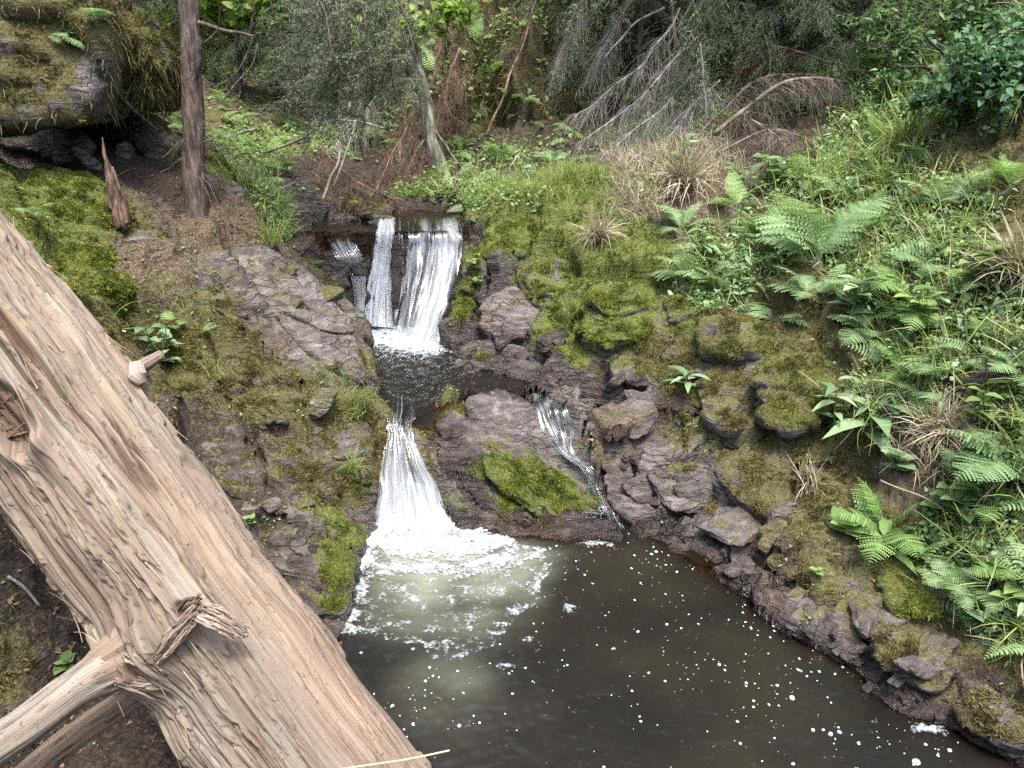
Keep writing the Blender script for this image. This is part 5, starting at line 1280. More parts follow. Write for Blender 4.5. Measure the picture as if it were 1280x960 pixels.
# azimuth: 0 = right, 90 = away, 180 = left, 270 = towards the viewer
FERNS = [
 ('tall upright pale fern in the middle of the right bank', 1022,330,135,7,'p',120,230,-.1),
 ('lush green fern arching over the rocks below the leafy plant', 1108,672,105,8,'g',200,330,.1),
 ('very large soft fern frond leaning left at the right edge', 1268,590,130,5,'p',170,120,.25),
 ('fern with spread fronds on the brown bank below the hazel bush', 1178,262,80,6,'p',90,300,.1),
 ('fern leaning left above the herbs in the middle of the right bank', 1140,385,100,5,'g',160,160,.3),
 ('bluish fern behind the mossy crest hump', 905,372,85,7,'p',120,240,.1),
 ('small bluish fern on the right shoulder of the crest hump', 968,402,70,6,'p',60,260,.2),
 ('broad fern frond under the brush pile by the hazel bush', 1085,150,60,5,'g',60,300,.3),
 ('fern left of the tall upright pale fern', 950,310,80,6,'g',150,240,.1),
 ('fern between the tall pale fern and the bank edge', 1075,300,85,6,'g',60,220,.1),
 ('fern low in the herbs right of the knoll', 1130,470,80,6,'g',90,300,.15),
 ('fern beneath the drooping straw tuft at the right edge', 1240,430,75,6,'g',150,260,.2),
 ('fern in the dense greenery under the large soft frond', 1230,640,85,7,'g',140,300,.1),
 ('fern at the right edge above the mossy stones', 1268,720,80,6,'g',150,240,.2),
 ('fern on the slope under the large hazel bush', 1150,205,60,6,'p',100,260,.1),
 ('dark fern at the right edge on the upper bank', 1262,235,70,6,'g',140,260,.2),
 ('fern among dry grass behind the bright mossy hump', 852,290,60,6,'p',100,260,.1),
 ('low fern right of the dry grass crest', 920,262,60,6,'g',90,280,.2),
 ('small fern in front of the large soft frond', 1190,560,60,6,'p',200,260,.2),
 ('fern in the herb slope above the dry grass knoll', 1180,470,75,6,'p',120,260,.1),
 ('fern under the brush on the upper right slope', 1010,230,60,6,'g',120,260,.2),
 ('small fern on the mossy left bank by the branch stub', 212,410,36,5,'g',60,260,.1),
 ('tiny fern frond on the moss right of the branch stub', 250,415,38,3,'g',10,80,.4),
 ('small fern sprouting at the left edge below the overhang', 40,270,38,5,'p',60,260,.2),
 ('pale fern trailing over the top of the mossy overhang', 112,22,46,5,'p',20,200,.3),
 ('little fern clinging to the moss of the overhang', 70,45,40,4,'p',330,120,.6),
 ('small blue green fern at the foot of the cliff', 655,128,30,6,'p',270,300,.3),
 ('fern on the flat ground in front of the cliff', 625,205,42,6,'g',90,320,.1),
 ('fern at the foot of the birch on the right', 575,190,45,6,'g',60,280,.1),
 ('bright fern left of the birch trunk', 455,175,45,6,'g',120,300,.1),
 ('fern at the foot of the mossy cliff near the leaning stick', 690,205,45,6,'p',90,320,.1),
 ('fern on the slope above the foot of the knoll', 1085,420,75,6,'p',140,240,.15),
 ('bright little fern on the cliff face', 735,95,32,6,'g',270,300,.4),
 ('fern in the gully left of the brook', 350,215,42,6,'g',90,320,.1),

 ('fern in the herbs halfway between the tall fern and the right edge', 1160,340,75,6,'p',130,240,.1),
 ('fern at the right edge beside the drooping straw tuft', 1262,318,60,5,'g',170,200,.2),
 ('pale fern in front of the tall upright fern', 1012,372,75,6,'p',110,260,.2),
 ('pale fern on the herb slope below the tall fern', 1062,372,70,6,'p',70,260,.2),
 ('fern between two herbs above the knoll', 1098,392,70,6,'g',110,260,.15),
 ('bluish fern immediately left of the tall upright fern', 985,325,80,6,'p',140,220,.1),
 ('fern on the crest left of the bluish crest ferns', 862,350,62,6,'p',130,240,.15),
 ('fern on the upper slope under the brush pile, left', 935,225,55,5,'p',120,260,.2),
 ('fern on the upper slope under the brush pile, right', 1052,245,62,6,'p',90,260,.2),
 ('small fern right of the dry grass knoll', 1212,600,62,6,'p',170,260,.1),
 ('fern beside the tall leafy herb at the right edge', 1232,735,70,6,'p',150,260,.1),
 ('fern above the mossy shelf at the lower right', 1190,735,62,6,'p',160,260,.1),
 ('fern half hidden in the herbs right of the knoll crest', 1160,500,70,6,'p',150,240,.2),
 ('fern at the right edge under the dark gap', 1275,470,75,6,'p',150,220,.2),
 ('fern on the bank under the bright feathery bush', 1110,180,50,6,'g',110,260,.2),
]
for lab, a, b, Lp, n, kd, az, spr, tl in FERNS: fern(lab, a, b, Lp, n, kd, az, spr, tl)

# ---- leafy plants
def herb(label, px, py, hpx, nl, leaf, leaflen, mat, seed, name='herb', cat='plant', group='leafy plants', lean=(0, 0), whorl=False):
    p, nn = hit(px, py); dep = project(p[None])[2][0]; k = dep / F; H = hpx * k; Lf = leaflen * k; rg = np.random.default_rng(seed)
    e = empty(name, tuple(p - np.array([0, 0, .005])), label, cat, group)
    n_st = 1 if not whorl else 3; mb, ml = MB(), MB()
    for s in range(n_st):
        top = p + np.array([lean[0] * k, lean[1] * k, H]) + (rg.normal(0, .22, 3) * H if n_st > 1 else 0)
        C = curve_pts([p, p * .45 + top * .55 + rg.normal(0, .03, 3) * H, top], 12); mb.add(*tube(C, np.linspace(.006, .002, 12) * (H / .2) ** .5, 5, False))
        m = nl // n_st
        for i in range(m):
            f = .25 + .75 * i / max(1, m - 1); c = C[min(11, int(f * 11))]; a = i * 2.4 + rg.uniform(-.4, .4)
            d = np.array([math.cos(a), math.sin(a), rg.uniform(.15, .75) * (1 if f > .5 else .6)]); d = norm(d); sd = norm(np.cross(d, [0, 0, 1.0])); up = np.cross(sd, d)
            M = np.stack([sd, d, up], -1) * Lf * rg.uniform(.7, 1.1)
            ml.add(leaf[0] @ M.T + c, leaf[1])
    mb.build('stem', M_STEM, e); ml.build('leaves', mat, e)
    return e
HERBS = [
 ('large plant with long broad pale leaves in front of the dark hollow', 1070,562,58,11,LEAF_LAN,78,M_HERB_B,701,(18,0),False),
 ('taller thin plant with narrow leaves left of the long leaved plant', 1042,545,75,9,LEAF_LAN,36,M_HERB_B,702,(-6,0),False),
 ('small bright plant with spread oval leaves on the dark right bank', 858,488,24,8,LEAF_LAN,34,M_HERB_B,703,(0,0),False),
 ('rosette of round bright leaves on dark rock left of the arching fern', 1056,668,16,8,LEAF_ROUND,30,M_HERB,704,(0,0),False),
 ('tufted plant with drooping tongue leaves under the arching fern', 1100,690,24,12,LEAF_LAN,50,M_HERB,705,(0,0),False),
 ('round leaved seedling above the arching fern', 1120,592,28,8,LEAF_ROUND,26,M_HERB_B,706,(0,0),False),
 ('bushy green herb on the moss beside the log stub', 205,462,44,24,LEAF_OV,20,M_HERB_B,707,(0,0),True),
 ('tiny seedling on the wet boulder below the log', 313,655,10,6,LEAF_ROUND,12,M_HERB,708,(0,0),False),
 ('small weed beside the log in the dark lower left corner', 82,838,14,7,LEAF_ROUND,17,M_HERB,709,(0,0),False),
 ('tall leafy herb at the right edge above the mossy stones', 1255,780,70,18,LEAF_OV,34,M_HERB,710,(0,0),True),
 ('leafy herb with big leaves in the lower right greenery', 1200,790,40,12,LEAF_OV,36,M_HERB_B,711,(0,0),True),
 ('dense herb right of the arching fern', 1195,660,55,20,LEAF_OV,34,M_HERB,712,(0,0),True),
 ('bright seedling on the mossy wall beside the upper waterfall', 592,338,16,9,LEAF_OV,14,M_HERB,713,(0,0),True),
 ('bright seedling cluster below the first on the waterfall wall', 598,365,16,9,LEAF_OV,14,M_HERB,714,(0,0),True),
 ('leafy herb at the crest between moss hump and ferns', 880,330,40,15,LEAF_LAN,30,M_HERB_B,715,(0,0),True),
 ('herb with pale leaves in the middle of the herb slope', 1060,405,45,20,LEAF_OV,30,M_HERB_B,716,(0,0),True),
 ('broad leaved herb under the brush pile', 1075,110,30,10,LEAF_ROUND,30,M_HERB_B,717,(0,0),True),
 ('leafy herb by the dark gap at the right edge', 1215,370,50,18,LEAF_OV,28,M_HERB,718,(0,0),True),
 ('herb with round leaves among dry grass on the crest', 845,225,35,14,LEAF_OV,24,M_HERB_B,719,(0,0),True),
 ('herb growing over the dark hollow at the right edge', 1150,420,50,20,LEAF_OV,30,M_HERB,720,(0,0),True),
 ('herb behind the foot of the dry grass knoll', 1225,545,50,18,LEAF_OV,30,M_HERB,721,(0,0),True),
 ('tiny green sprout on the layered shore rock', 1020,720,10,6,LEAF_ROUND,11,M_HERB,722,(0,0),False),
 ('little sprout beside the mossy shelf', 1150,700,18,8,LEAF_OV,18,M_HERB,723,(0,0),False),
 ('leafy herb at the top edge of the grassy right bank', 965,240,40,16,LEAF_OV,24,M_HERB_B,724,(0,0),True),
]
for lab, a, b, H, nl, lf, ll, mt, sd_, ln, wh in HERBS: herb(lab, a, b, H, nl, lf, ll, mt, sd_, lean=ln, whorl=wh)
# ---- grass tufts
def tuft(label, px, py, hpx, n, mat, seed, droop=1.0, drift=(0, 0), wide=.6, group='grass tufts'):
    p, nn = hit(px, py); dep = project(p[None])[2][0]; k = dep / F; H = hpx * k; rg = np.random.default_rng(seed); mb = MB()
    n = int(n * 1.9); Z = norm(np.array([0, 0, 1.0]) + rg.normal(0, .33, (n, 3)) * wide + np.array([drift[0], drift[1], 0]))
    bs = rg.normal(0, .12 * H, (n, 3)) * np.array([1, 1, .2])
    for b in range(4):
        s = rg.random(n) < .5 if b == 0 else np.arange(n) % 4 == b
        M = frames(Z[s], rg.uniform(0, 6.28, s.sum())) * (H * rg.uniform(.55, 1.2, s.sum()))[:, None, None]
        mb.add(*bake(*BLADES[min(3, max(0, int(b * droop)))], M, p + bs[s]))
    o = mb.build('grass_tuft', mat, None, True, p)
    return tag(o, label, 'grass', group)
tuft('fresh green grass tuft at the left end of the bare slab', 338,306,40,46,M_GRASS,801,1.2)
tuft('thin arching grass tuft on the mossy left bank', 268,474,34,20,M_GRASS,802,1.3)
tuft('large drooping pale grass tuft at the right edge', 1278,350,80,110,M_STRAW,803,1.3,(-.35,-.2))
tuft('grass tuft hanging from the lip under the hazel bush', 1130,190,70,80,M_GRASS,804,1.5,(-.2,-.4))
tuft('sparse brown grass tuft on dark soil below the knoll', 1010,612,46,30,M_STRAW,805,1.4)
tuft('thick straw coloured tuft topping the dry grass knoll', 1165,548,60,150,M_STRAW,806,1.6,(.2,-.4),.9)
tuft('dry grass tuft on the crest above the mossy hump', 855,235,60,110,M_STRAW,807,1.4,(-.1,-.4),.9)
tuft('bright green grass tuft on the level above the block', 712,235,34,80,M_GRASS,808,.8)
tuft('second bright grass tuft to the left of the crest grass', 745,228,32,60,M_GRASS,809,.9)
tuft('straw wisps hanging between mossy block and hump', 748,300,50,50,M_STRAW,810,1.8,(-.1,-.6))
tuft('long green grass tuft on the brown bank below the hazel bush', 1110,240,55,50,M_GRASS,811,1.5,(-.3,-.3))
tuft('fine grass tuft at the waterside edge of the left bank', 448,520,34,30,M_GRASS,812,1.3,(.2,-.2))
tuft('fine grass tuft lower on the left bank above the fall', 438,590,36,30,M_GRASS,813,1.3,(.2,-.2))
tuft('soft grass tuft between the herbs at the right edge', 1262,800,50,40,M_GRASS,814,1.3,(-.2,-.2))
# ---- waterfalls: a clear sheet over the rock, and hundreds of white threads in front of it
def edge_curves(L, Rr, n, snap=False):
    def cp(p):
        q = at(*p)
        if snap:
            h_, _n = hit(p[0], p[1]); Y = min(p[2], h_[1] - .02); q = at(p[0], p[1], Y)
        return q
    return curve_pts([cp(p) for p in L], n), curve_pts([cp(p) for p in Rr], n)
def waterfall(name, label, L, Rr, nth, width, dens, sheet_scale, densfun, seed, off=.014, nspan=(.10, .45), snap=False):
    n, m = 70, 40
    A, B = edge_curves(L, Rr, n, snap)
    u = np.linspace(0, 1, m); t = np.linspace(0, 1, n)
    T, U = np.meshgrid(t, u, indexing='ij')
    S = A[:, None] * (1 - U[..., None]) + B[:, None] * U[..., None]
    q = np.c_[U.ravel() * 9 + seed, T.ravel() * 2.2, np.full(T.size, seed)]
    bul = (.030 * perlin(q, 120) + .014 * perlin(q * np.array([3, 2, 1]), 121) + .006 * perlin(q * np.array([7, 6, 1]), 122)).reshape(T.shape)
    S = S + np.array([1, 0, 0]) * ((U - .5) * 2 * (.016 * perlin(np.c_[np.zeros(T.size), T.ravel() * 9, np.full(T.size, seed)], 125) + .010 * perlin(np.c_[U.ravel() * 0, T.ravel() * 26, np.full(T.size, seed + 3)], 126)).reshape(T.shape))[..., None]
    S = S + (np.array([0, -.5, 1.0]) * .022) * ((perlin(np.c_[U.ravel() * 5, np.zeros(T.size), np.full(T.size, seed + 7)], 128) + .6 * perlin(np.c_[U.ravel() * 14, np.zeros(T.size), np.full(T.size, seed + 8)], 129)).reshape(T.shape) * np.exp(-((T - .2) / .2) ** 2))[..., None]
    S = S + np.array([0, -1, .35]) * (bul * np.minimum(1, T * 5))[..., None]
    d = densfun(U, T) - .9 * np.exp(-U / .05) - .9 * np.exp(-(1 - U) / .05)
    mat = white_mat(name + '_sheet', .20, .86, sheet_scale, dens)
    o = mobj(name, S.reshape(-1, 3), grid_faces(n, m), mat, None, True, {'across': U.ravel(), 'run': T.ravel(), 'dens': d.ravel(), 'seed': np.full(T.size, seed * 1.7)})
    tag(o, label, kind='structure')
    # a second, looser layer of broken water in front of the first
    S2 = S + np.array([0, -1, .4]) * (.014 + .012 * perlin(np.c_[U.ravel() * 14 + 9, T.ravel() * 5, np.full(T.size, seed + 5)], 127).reshape(T.shape))[..., None]
    d2 = d - (.22 if nth else 0) + .25 * (T - .5)
    mobj('spray_layer', S2.reshape(-1, 3), grid_faces(n, m), mat, o, True, {'across': U.ravel() * 1.3 + .37, 'run': T.ravel() * 2.1, 'dens': d2.ravel(), 'seed': np.full(T.size, seed * 1.7 + 4.4)})
    mb = MB(); rg = np.random.default_rng(seed)
    k = 0
    while k < nth:
        u0 = rg.uniform(0, 1); t0 = rg.uniform(-.1, .85); t1 = min(1.0, t0 + rg.uniform(*nspan)); t0 = max(0, t0)
        if rg.uniform() > .25 + densfun(np.array(u0), np.array((t0 + t1) / 2)) or t1 - t0 < .08: continue
        k += 1
        tt = np.linspace(t0, t1, 12)
        uu = u0 + .03 * np.sin(tt * rg.uniform(3, 8) + rg.uniform(0, 6)) * tt + rg.normal(0, .012) * tt
        uu = np.clip(uu, 0, 1)
        a = np.stack([np.interp(tt, t, A[:, j]) for j in range(3)], -1); b = np.stack([np.interp(tt, t, B[:, j]) for j in range(3)], -1)
        p = a * (1 - uu[:, None]) + b * uu[:, None]
        lift = rg.uniform(0, off) + .012 * tt
        p = p + np.array([0, -1, .4]) * lift[:, None] + rg.normal(0, .0015, p.shape)
        w_ = width * rg.uniform(.35, 1.3) * np.sin(np.linspace(.12, 3.05, 12)) ** .6
        v, f = tube(p, np.maximum(w_, .0006), 4, False)
        mb.add(v, f)
    if nth: mb.build('water_threads', M_THREAD, o)
    return o
# lower fall: a narrow chute that fans out over the rock into the pool
waterfall('lower_waterfall', 'lower waterfall spilling into the dark pool beside the wedge rock',
    [(487,488,4.32),(485,512,4.08),(484,528,3.97),(480,560,3.86),(474,605,3.74),(466,660,3.60)],
    [(520,498,4.30),(522,515,4.07),(516,536,3.95),(530,575,3.82),(552,622,3.70),(566,660,3.58)],
    26, .0015, .06, (15, 1.9), lambda u, t: np.clip(.05 + .95 * t ** 1.1 - .30 * np.exp(-((u - .62) / .16) ** 2) * (t < .75), -.1, 1.1), 3)
# upper fall: left spout and broad right veil
waterfall('upper_waterfall', 'left spout of the upper waterfall, narrow and white',
    [(474,272,6.5),(472,287,6.08),(467,318,6.0),(460,360,5.9),(452,407,5.74)],
    [(494,272,6.5),(493,285,6.08),(491,320,6.0),(490,362,5.9),(492,410,5.72)],
    14, .0016, -.12, (7, 1.6), lambda u, t: .98 - .6 * np.exp(-t / .06) - .25 * np.abs(np.sin(t * 9)) * (u > .5), 5)
def veil(u, t):
    s = u + .25 * (t - .3)
    return -.5 * np.exp(-t / .07) + np.clip(.10 + .80 * np.exp(-((s - .85) / .28) ** 2) + .45 * np.exp(-((s - .38) / .10) ** 2) - .35 * np.exp(-((u - .08) / .10) ** 2), .08, 1.1)
waterfall('upper_waterfall', 'broad right veil of the upper waterfall over dark rock',
    [(496,272,6.5),(498,288,6.10),(498,312,6.02),(496,350,5.92),(486,410,5.72)],
    [(574,272,6.5),(577,290,6.08),(577,318,5.98),(568,360,5.80),(556,400,5.58),(540,440,5.28)],
    30, .0016, .05, (13, 1.8), veil, 7)
waterfall('side_waterfall', 'thin side cascade between the wedge rock and the right bank',
    [(664,492,4.46),(668,512,4.34),(680,540,4.20),(700,566,4.08),(728,588,3.96),(736,610,3.86),(752,640,3.72),(768,662,3.60)],
    [(704,490,4.46),(712,510,4.34),(718,540,4.20),(718,566,4.08),(742,586,3.96),(748,608,3.86),(764,638,3.72),(782,660,3.60)],
    8, .0013, .16, (7, 9.0), lambda u, t: np.clip(.85 - .6 * u * (t < .45) - .55 * (t > .5) + .25 * np.sin(t * 40 + 9 * u), -.4, 1), 9, off=.008, nspan=(.1, .35), snap=True)
waterfall('side_waterfall', 'small cascade slipping past reddish stones left of the upper falls',
    [(398,286,6.4),(406,300,6.15),(420,322,6.05),(440,350,5.95),(446,396,5.8)],
    [(430,282,6.4),(440,298,6.13),(452,318,6.03),(458,350,5.93),(456,396,5.78)],
    30, .0019, .10, (12, 4.0), lambda u, t: np.full(np.shape(u), .6), 13, off=.01, nspan=(.15, .4), snap=True)

# drops thrown up where the falls strike
def spray(name, label, cs, n, seed):
    rg = np.random.default_rng(seed); V0, F0 = icosphere(1); P = []; S = []
    for c, sx, sy, sz in cs:
        P.append(np.array(c) + rg.normal(0, 1, (n, 3)) * np.array([sx, sy, 0]) * 1.15 + np.c_[np.zeros((n, 2)), np.abs(rg.normal(0, sz, n))]); S.append(rg.uniform(.0010, .0034, n))
    P = np.vstack(P); S = np.concatenate(S)
    V, Fs = bake(V0, F0, np.eye(3)[None] * S[:, None, None], P)
    tag(mobj(name, V, Fs, M_THREAD, None, True), label, kind='stuff')
spray('spray', 'fine drops at the foot of the waterfalls', [(atz(515, 655, 0), .10, .03, .035), (atz(475, 410, .45), .07, .03, .03), (atz(530, 425, .45), .08, .05, .04), (atz(745, 640, 0.02), .03, .03, .02)], 260, 5)
# ------------------------------------------------------------------ trees, dead wood
def bark_mat(name, c1, c2, c3, sc=14.):
    t = NT(name); p = t.pos()
    n = t.noise(t.node('ShaderNodeMapping', {0: p, 'Scale': (1, 1, .25)}).outputs[0], sc * 3, 5, .65); n2 = t.noise(p, sc * .5, 3)
    col = t.ramp(n, [(.35, c1), (.5, c2), (.66, c3)])
    col = t.mix(t.step(n2, .5, .68), col, t.mix(.7, col, (.55, .62, .35, 1), 'MULTIPLY'))
    return t.done(t.principled(Base_Color=col, Roughness=.85, Specular_IOR_Level=.2, Normal=t.bump(n, .9, .015)))
M_SPRUCE = bark_mat('spruce_bark', (.042, .030, .026), (.100, .074, .064), (.19, .15, .13))
M_BIRCH = bark_mat('lichen_bark', (.06, .055, .035), (.17, .155, .12), (.38, .37, .34), 8.)
M_DARKB = bark_mat('dark_bark', (.02, .016, .015), (.055, .046, .043), (.12, .10, .095))
M_TWIG = bark_mat('dead_twig', (.07, .050, .042), (.155, .12, .105), (.27, .225, .20), 5.)
M_GTWIG = bark_mat('grey_twig', (.09, .082, .076), (.19, .175, .16), (.33, .31, .29), 5.)
M_BTWIG = bark_mat('brown_twig', (.06, .035, .026), (.14, .088, .068), (.25, .17, .135), 5.)
M_NEEDLE = leaf_mat('spruce_needles', (.040, .075, .030), (.095, .160, .066), (.17, .245, .115), .22, .5, 2.0)
M_NEEDLE_G = leaf_mat('grey_green_needles', (.075, .105, .058), (.17, .225, .130), (.28, .34, .21), .25, .5, 2.0)
M_BROAD = leaf_mat('broad_leaf', (.045, .10, .032), (.11, .21, .065), (.20, .32, .11), .45, .4, 3.0)
M_BROAD_Y = leaf_mat('yellow_green_leaf', (.09, .17, .025), (.17, .27, .045), (.26, .36, .09), .5, .4, 3.0)  # bright yellow-green leaf colour of the birch and the broadleaf sapling
M_BROAD_D = leaf_mat('dark_leaf', (.035, .085, .036), (.075, .17, .075), (.15, .27, .14), .4, .6, 3.0)

def wob(pts, n, amp, rg):
    C = curve_pts(pts, n); s = np.linspace(0, 1, n)
    L = np.linalg.norm(C[-1] - C[0])
    for k in range(3): C += np.sin(s * rg.uniform(4, 18) + rg.uniform(0, 6))[:, None] * rg.normal(0, amp * L * .4, 3) * np.minimum(1, s * 4)[:, None]
    return C
def fast_tubes(C, r0, r1, sides=3):
    """many thin tubes at once. C (N,k,3)"""
    N_, k, _ = C.shape
    t = norm(np.gradient(C, axis=1)); ref = np.zeros_like(t); ref[..., 2] = 1; ref[np.abs(t[..., 2]) > .9] = (1, 0, 0)
    u = norm(np.cross(ref, t)); w = np.cross(t, u)
    s = np.linspace(0, 1, k)[None, :]; r = (np.asarray(r0)[:, None] * (1 - s) + np.asarray(r1)[:, None] * s)
    a = np.linspace(0, 2 * np.pi, sides, endpoint=False)
    V = C[:, :, None] + r[:, :, None, None] * (np.cos(a)[None, None, :, None] * u[:, :, None] + np.sin(a)[None, None, :, None] * w[:, :, None])
    i = np.arange(k - 1)[:, None] * sides; j = np.arange(sides)[None]; jj = (j + 1) % sides
    f = np.stack([i + j, i + jj, i + sides + jj, i + sides + j], -1).reshape(-1, 4)
    Fs = f[None] + (np.arange(N_) * k * sides)[:, None, None]
    return V.reshape(-1, 3), Fs.reshape(-1, 4)
def branchlets(C, n, ln, droop, rg, spread=.9, k=6, start=.1):
    """side shoots off a curve: both sides, arching down. returns (n,k,3)"""
    m = len(C); f = start + (1 - start) * rg.random(n) ** .9; i = (f * (m - 1)).astype(int)
    t = norm(np.gradient(C, axis=0))[i]; base = C[i]
    sd = norm(np.cross(t, np.array([0, 0, 1.0]))) * rg.choice([-1, 1], n)[:, None]
    d = norm(t * rg.uniform(.3, .9, n)[:, None] + sd * spread * rg.uniform(.4, 1.1, n)[:, None] + rg.normal(0, .2, (n, 3)))
    L = ln * rg.uniform(.5, 1.2, n) * (1 - .55 * f)
    s = np.linspace(0, 1, k)
    P = base[:, None] + d[:, None] * (L[:, None] * s)[..., None]
    P[..., 2] -= (droop * rg.uniform(.5, 1.3, n) * L)[:, None] * s[None] ** 1.7
    return P
def needles_on(S, per, ln, rg, w=.10):
    """needles along twigs S (n,k,3)"""
    n, k, _ = S.shape
    idx = np.repeat(np.arange(n), per); f = rg.random(len(idx)) * (k - 1.001); i = f.astype(int); fr = (f - i)[:, None]
    b = S[idx, i] * (1 - fr) + S[idx, i + 1] * fr; t = norm(S[idx, i + 1] - S[idx, i])
    d = norm(t * .75 + norm(rg.normal(0, 1, b.shape)) * .8)
    L = (ln * rg.uniform(.6, 1.2, len(b)))[:, None]
    s = norm(np.cross(d, rg.normal(0, 1, b.shape))) * L * w
    V = np.stack([b - s, b + s, b + d * L], 1).reshape(-1, 3)
    return V, np.arange(len(V)).reshape(-1, 3)
def spruce_bough(L, rg, nsub=20, nper=26, droop=.55, nl=.02, up=.15):
    """a drooping bough along +x: wood (V,F) and needles (V,F)"""
    C = wob([[0, 0, 0], [L * .35, 0, up * L * .6], [L * .7, 0, 0 - .06 * L], [L, 0, -droop * .6 * L]], 24, .02, rg)
    A = branchlets(C, nsub, L * .42, droop * .7, rg, k=7, start=.12)
    B = []
    for q in A: B.append(branchlets(q, 7, L * .16, droop * 1.2, rg, .8, 5, .15))
    B = np.vstack(B)
    w = MB(); w.add(*tube(C, np.linspace(.011, .003, 24) * L, 5, False)); w.add(*fast_tubes(A, np.full(len(A), .0035 * L), np.full(len(A), .0012 * L))); w.add(*fast_tubes(B, np.full(len(B), .0018 * L), np.full(len(B), .0008 * L)))
    n = MB(); n.add(*needles_on(A, nper, nl, rg)); n.add(*needles_on(B, nper, nl, rg))
    return w.get(), n.get()
rgT = np.random.default_rng(90)
BOUGH = [spruce_bough(1.0, rgT, 20, 24, d, .026) for d in (.4, .6, .85, 1.1)]
BOUGH_MID = [spruce_bough(1.0, rgT, 13, 20, d, .024) for d in (.4, .65, .9)]
BOUGH_FAR = [spruce_bough(1.0, rgT, 13, 9, d, .055) for d in (.4, .65, .9)]
def crown_of(parent, trunkC, z0, z1, n, Lr, wm, nm, rg, lib, dead=False, name='crown', yaw=None, tilt=0.):
    mw, mn = MB(), MB()
    zs = trunkC[:, 2]
    for i in range(n):
        z = rg.uniform(z0, z1); c = np.array([np.interp(z, zs, trunkC[:, j]) for j in range(3)]); f = (z - z0) / max(.1, z1 - z0)
        L = (Lr[0] * (1 - f) + Lr[1] * f) * rg.uniform(.75, 1.2); a = rg.uniform(0, 6.283) if yaw is None else rg.uniform(*yaw)
        M = np.array(Euler((rg.normal(0, .2), tilt + rg.normal(0, .15), a)).to_matrix()) * L
        w, nd = lib[int(rg.integers(len(lib)))]
        mw.add(w[0] @ M.T + c, w[1]); mn.add(nd[0] @ M.T + c, nd[1])
    mw.build('branches', wm, parent, True); mn.build(name, nm, parent, False)
def trunk_of(parent, C, rad, mat, sides=18, seed=1, name='trunk'):
    v, f = tube(C, rad, sides); nV = len(C) * sides
    e = norm(v[:nV] - np.repeat(C, sides, 0)); v[:nV] += e * (np.repeat(np.broadcast_to(rad, len(C)), sides) * .22 * (perlin(v[:nV] * np.array([9, 9, 4]), seed)))[:, None]
    return mobj(name, v, f, mat, parent, True)
def flare(C, r0, r1, k=1.5):
    s = np.linspace(0, 1, len(C)); return (r0 * (1 - s) + r1 * s) * (1 + (k - 1) * np.exp(-s / .03))

# ---- the near spruce on the left
b0, _ = hit(243, 258)
C = wob([b0 - [0, 0, .12], at(240, 120, b0[1] + .02), at(235, -10, b0[1] + .06), at(232, -120, b0[1] + .1), at(236, -600, b0[1] + .4)], 70, .002, rgT)
e = empty('spruce_tree', tuple(b0), 'slim reddish brown spruce trunk with a bark scar on the upper left bank', 'tree')
trunk_of(e, C, flare(C, .072, .045, 1.25), M_SPRUCE, 20, 3)
k = b0[1]
sc_ = mobj('bark_scar', *tube(wob([at(249, 45, k - .055), at(248, 70, k - .062), at(246, 100, k - .06)], 14, .01, rgT), np.array([.004, .018, .026, .024, .028, .03, .026, .028, .024, .026, .02, .016, .010, .003]), 10), M_DARKB, e)
for pts, r in [([(248, 28), (275, 36), (300, 42), (318, 44)], .014), ([(312, 44), (316, 20), (318, -20)], .010), ([(316, 46), (308, 70), (290, 95), (250, 122)], .006), ([(322, 55), (318, 75), (295, 105), (272, 128), (255, 135)], .007), ([(252, 55), (270, 40), (276, 10)], .006)]:
    P = [at(a, b, k - .05 - .02 * i) for i, (a, b) in enumerate(pts)]
    mobj('branch', *tube(wob(P, 24, .015, rgT), np.linspace(r, r * .45, 24), 7), M_SPRUCE, e)
tw = []
for _ in range(26):
    p0 = at(252 + rgT.uniform(-5, 5), rgT.uniform(40, 230), k + rgT.uniform(-.05, .05)); d = norm(np.array([rgT.choice([1, 1, -1]) * rgT.uniform(.4, 1), rgT.uniform(-.8, .4), rgT.uniform(-.5, .5)])); L = rgT.uniform(.08, .32)
    s = np.linspace(0, 1, 6)[:, None]; tw.append(p0 + d * L * s + np.array([0, 0, -.12]) * s ** 2 + rgT.normal(0, .006, (6, 3)))
mobj('dead_twigs', *fast_tubes(np.array(tw), np.full(len(tw), .0022), np.full(len(tw), .0008)), M_GTWIG, e)
crown_of(e, C, 3.6, 6.5, 30, (1.1, .7), M_SPRUCE, M_NEEDLE, rgT, BOUGH_FAR)
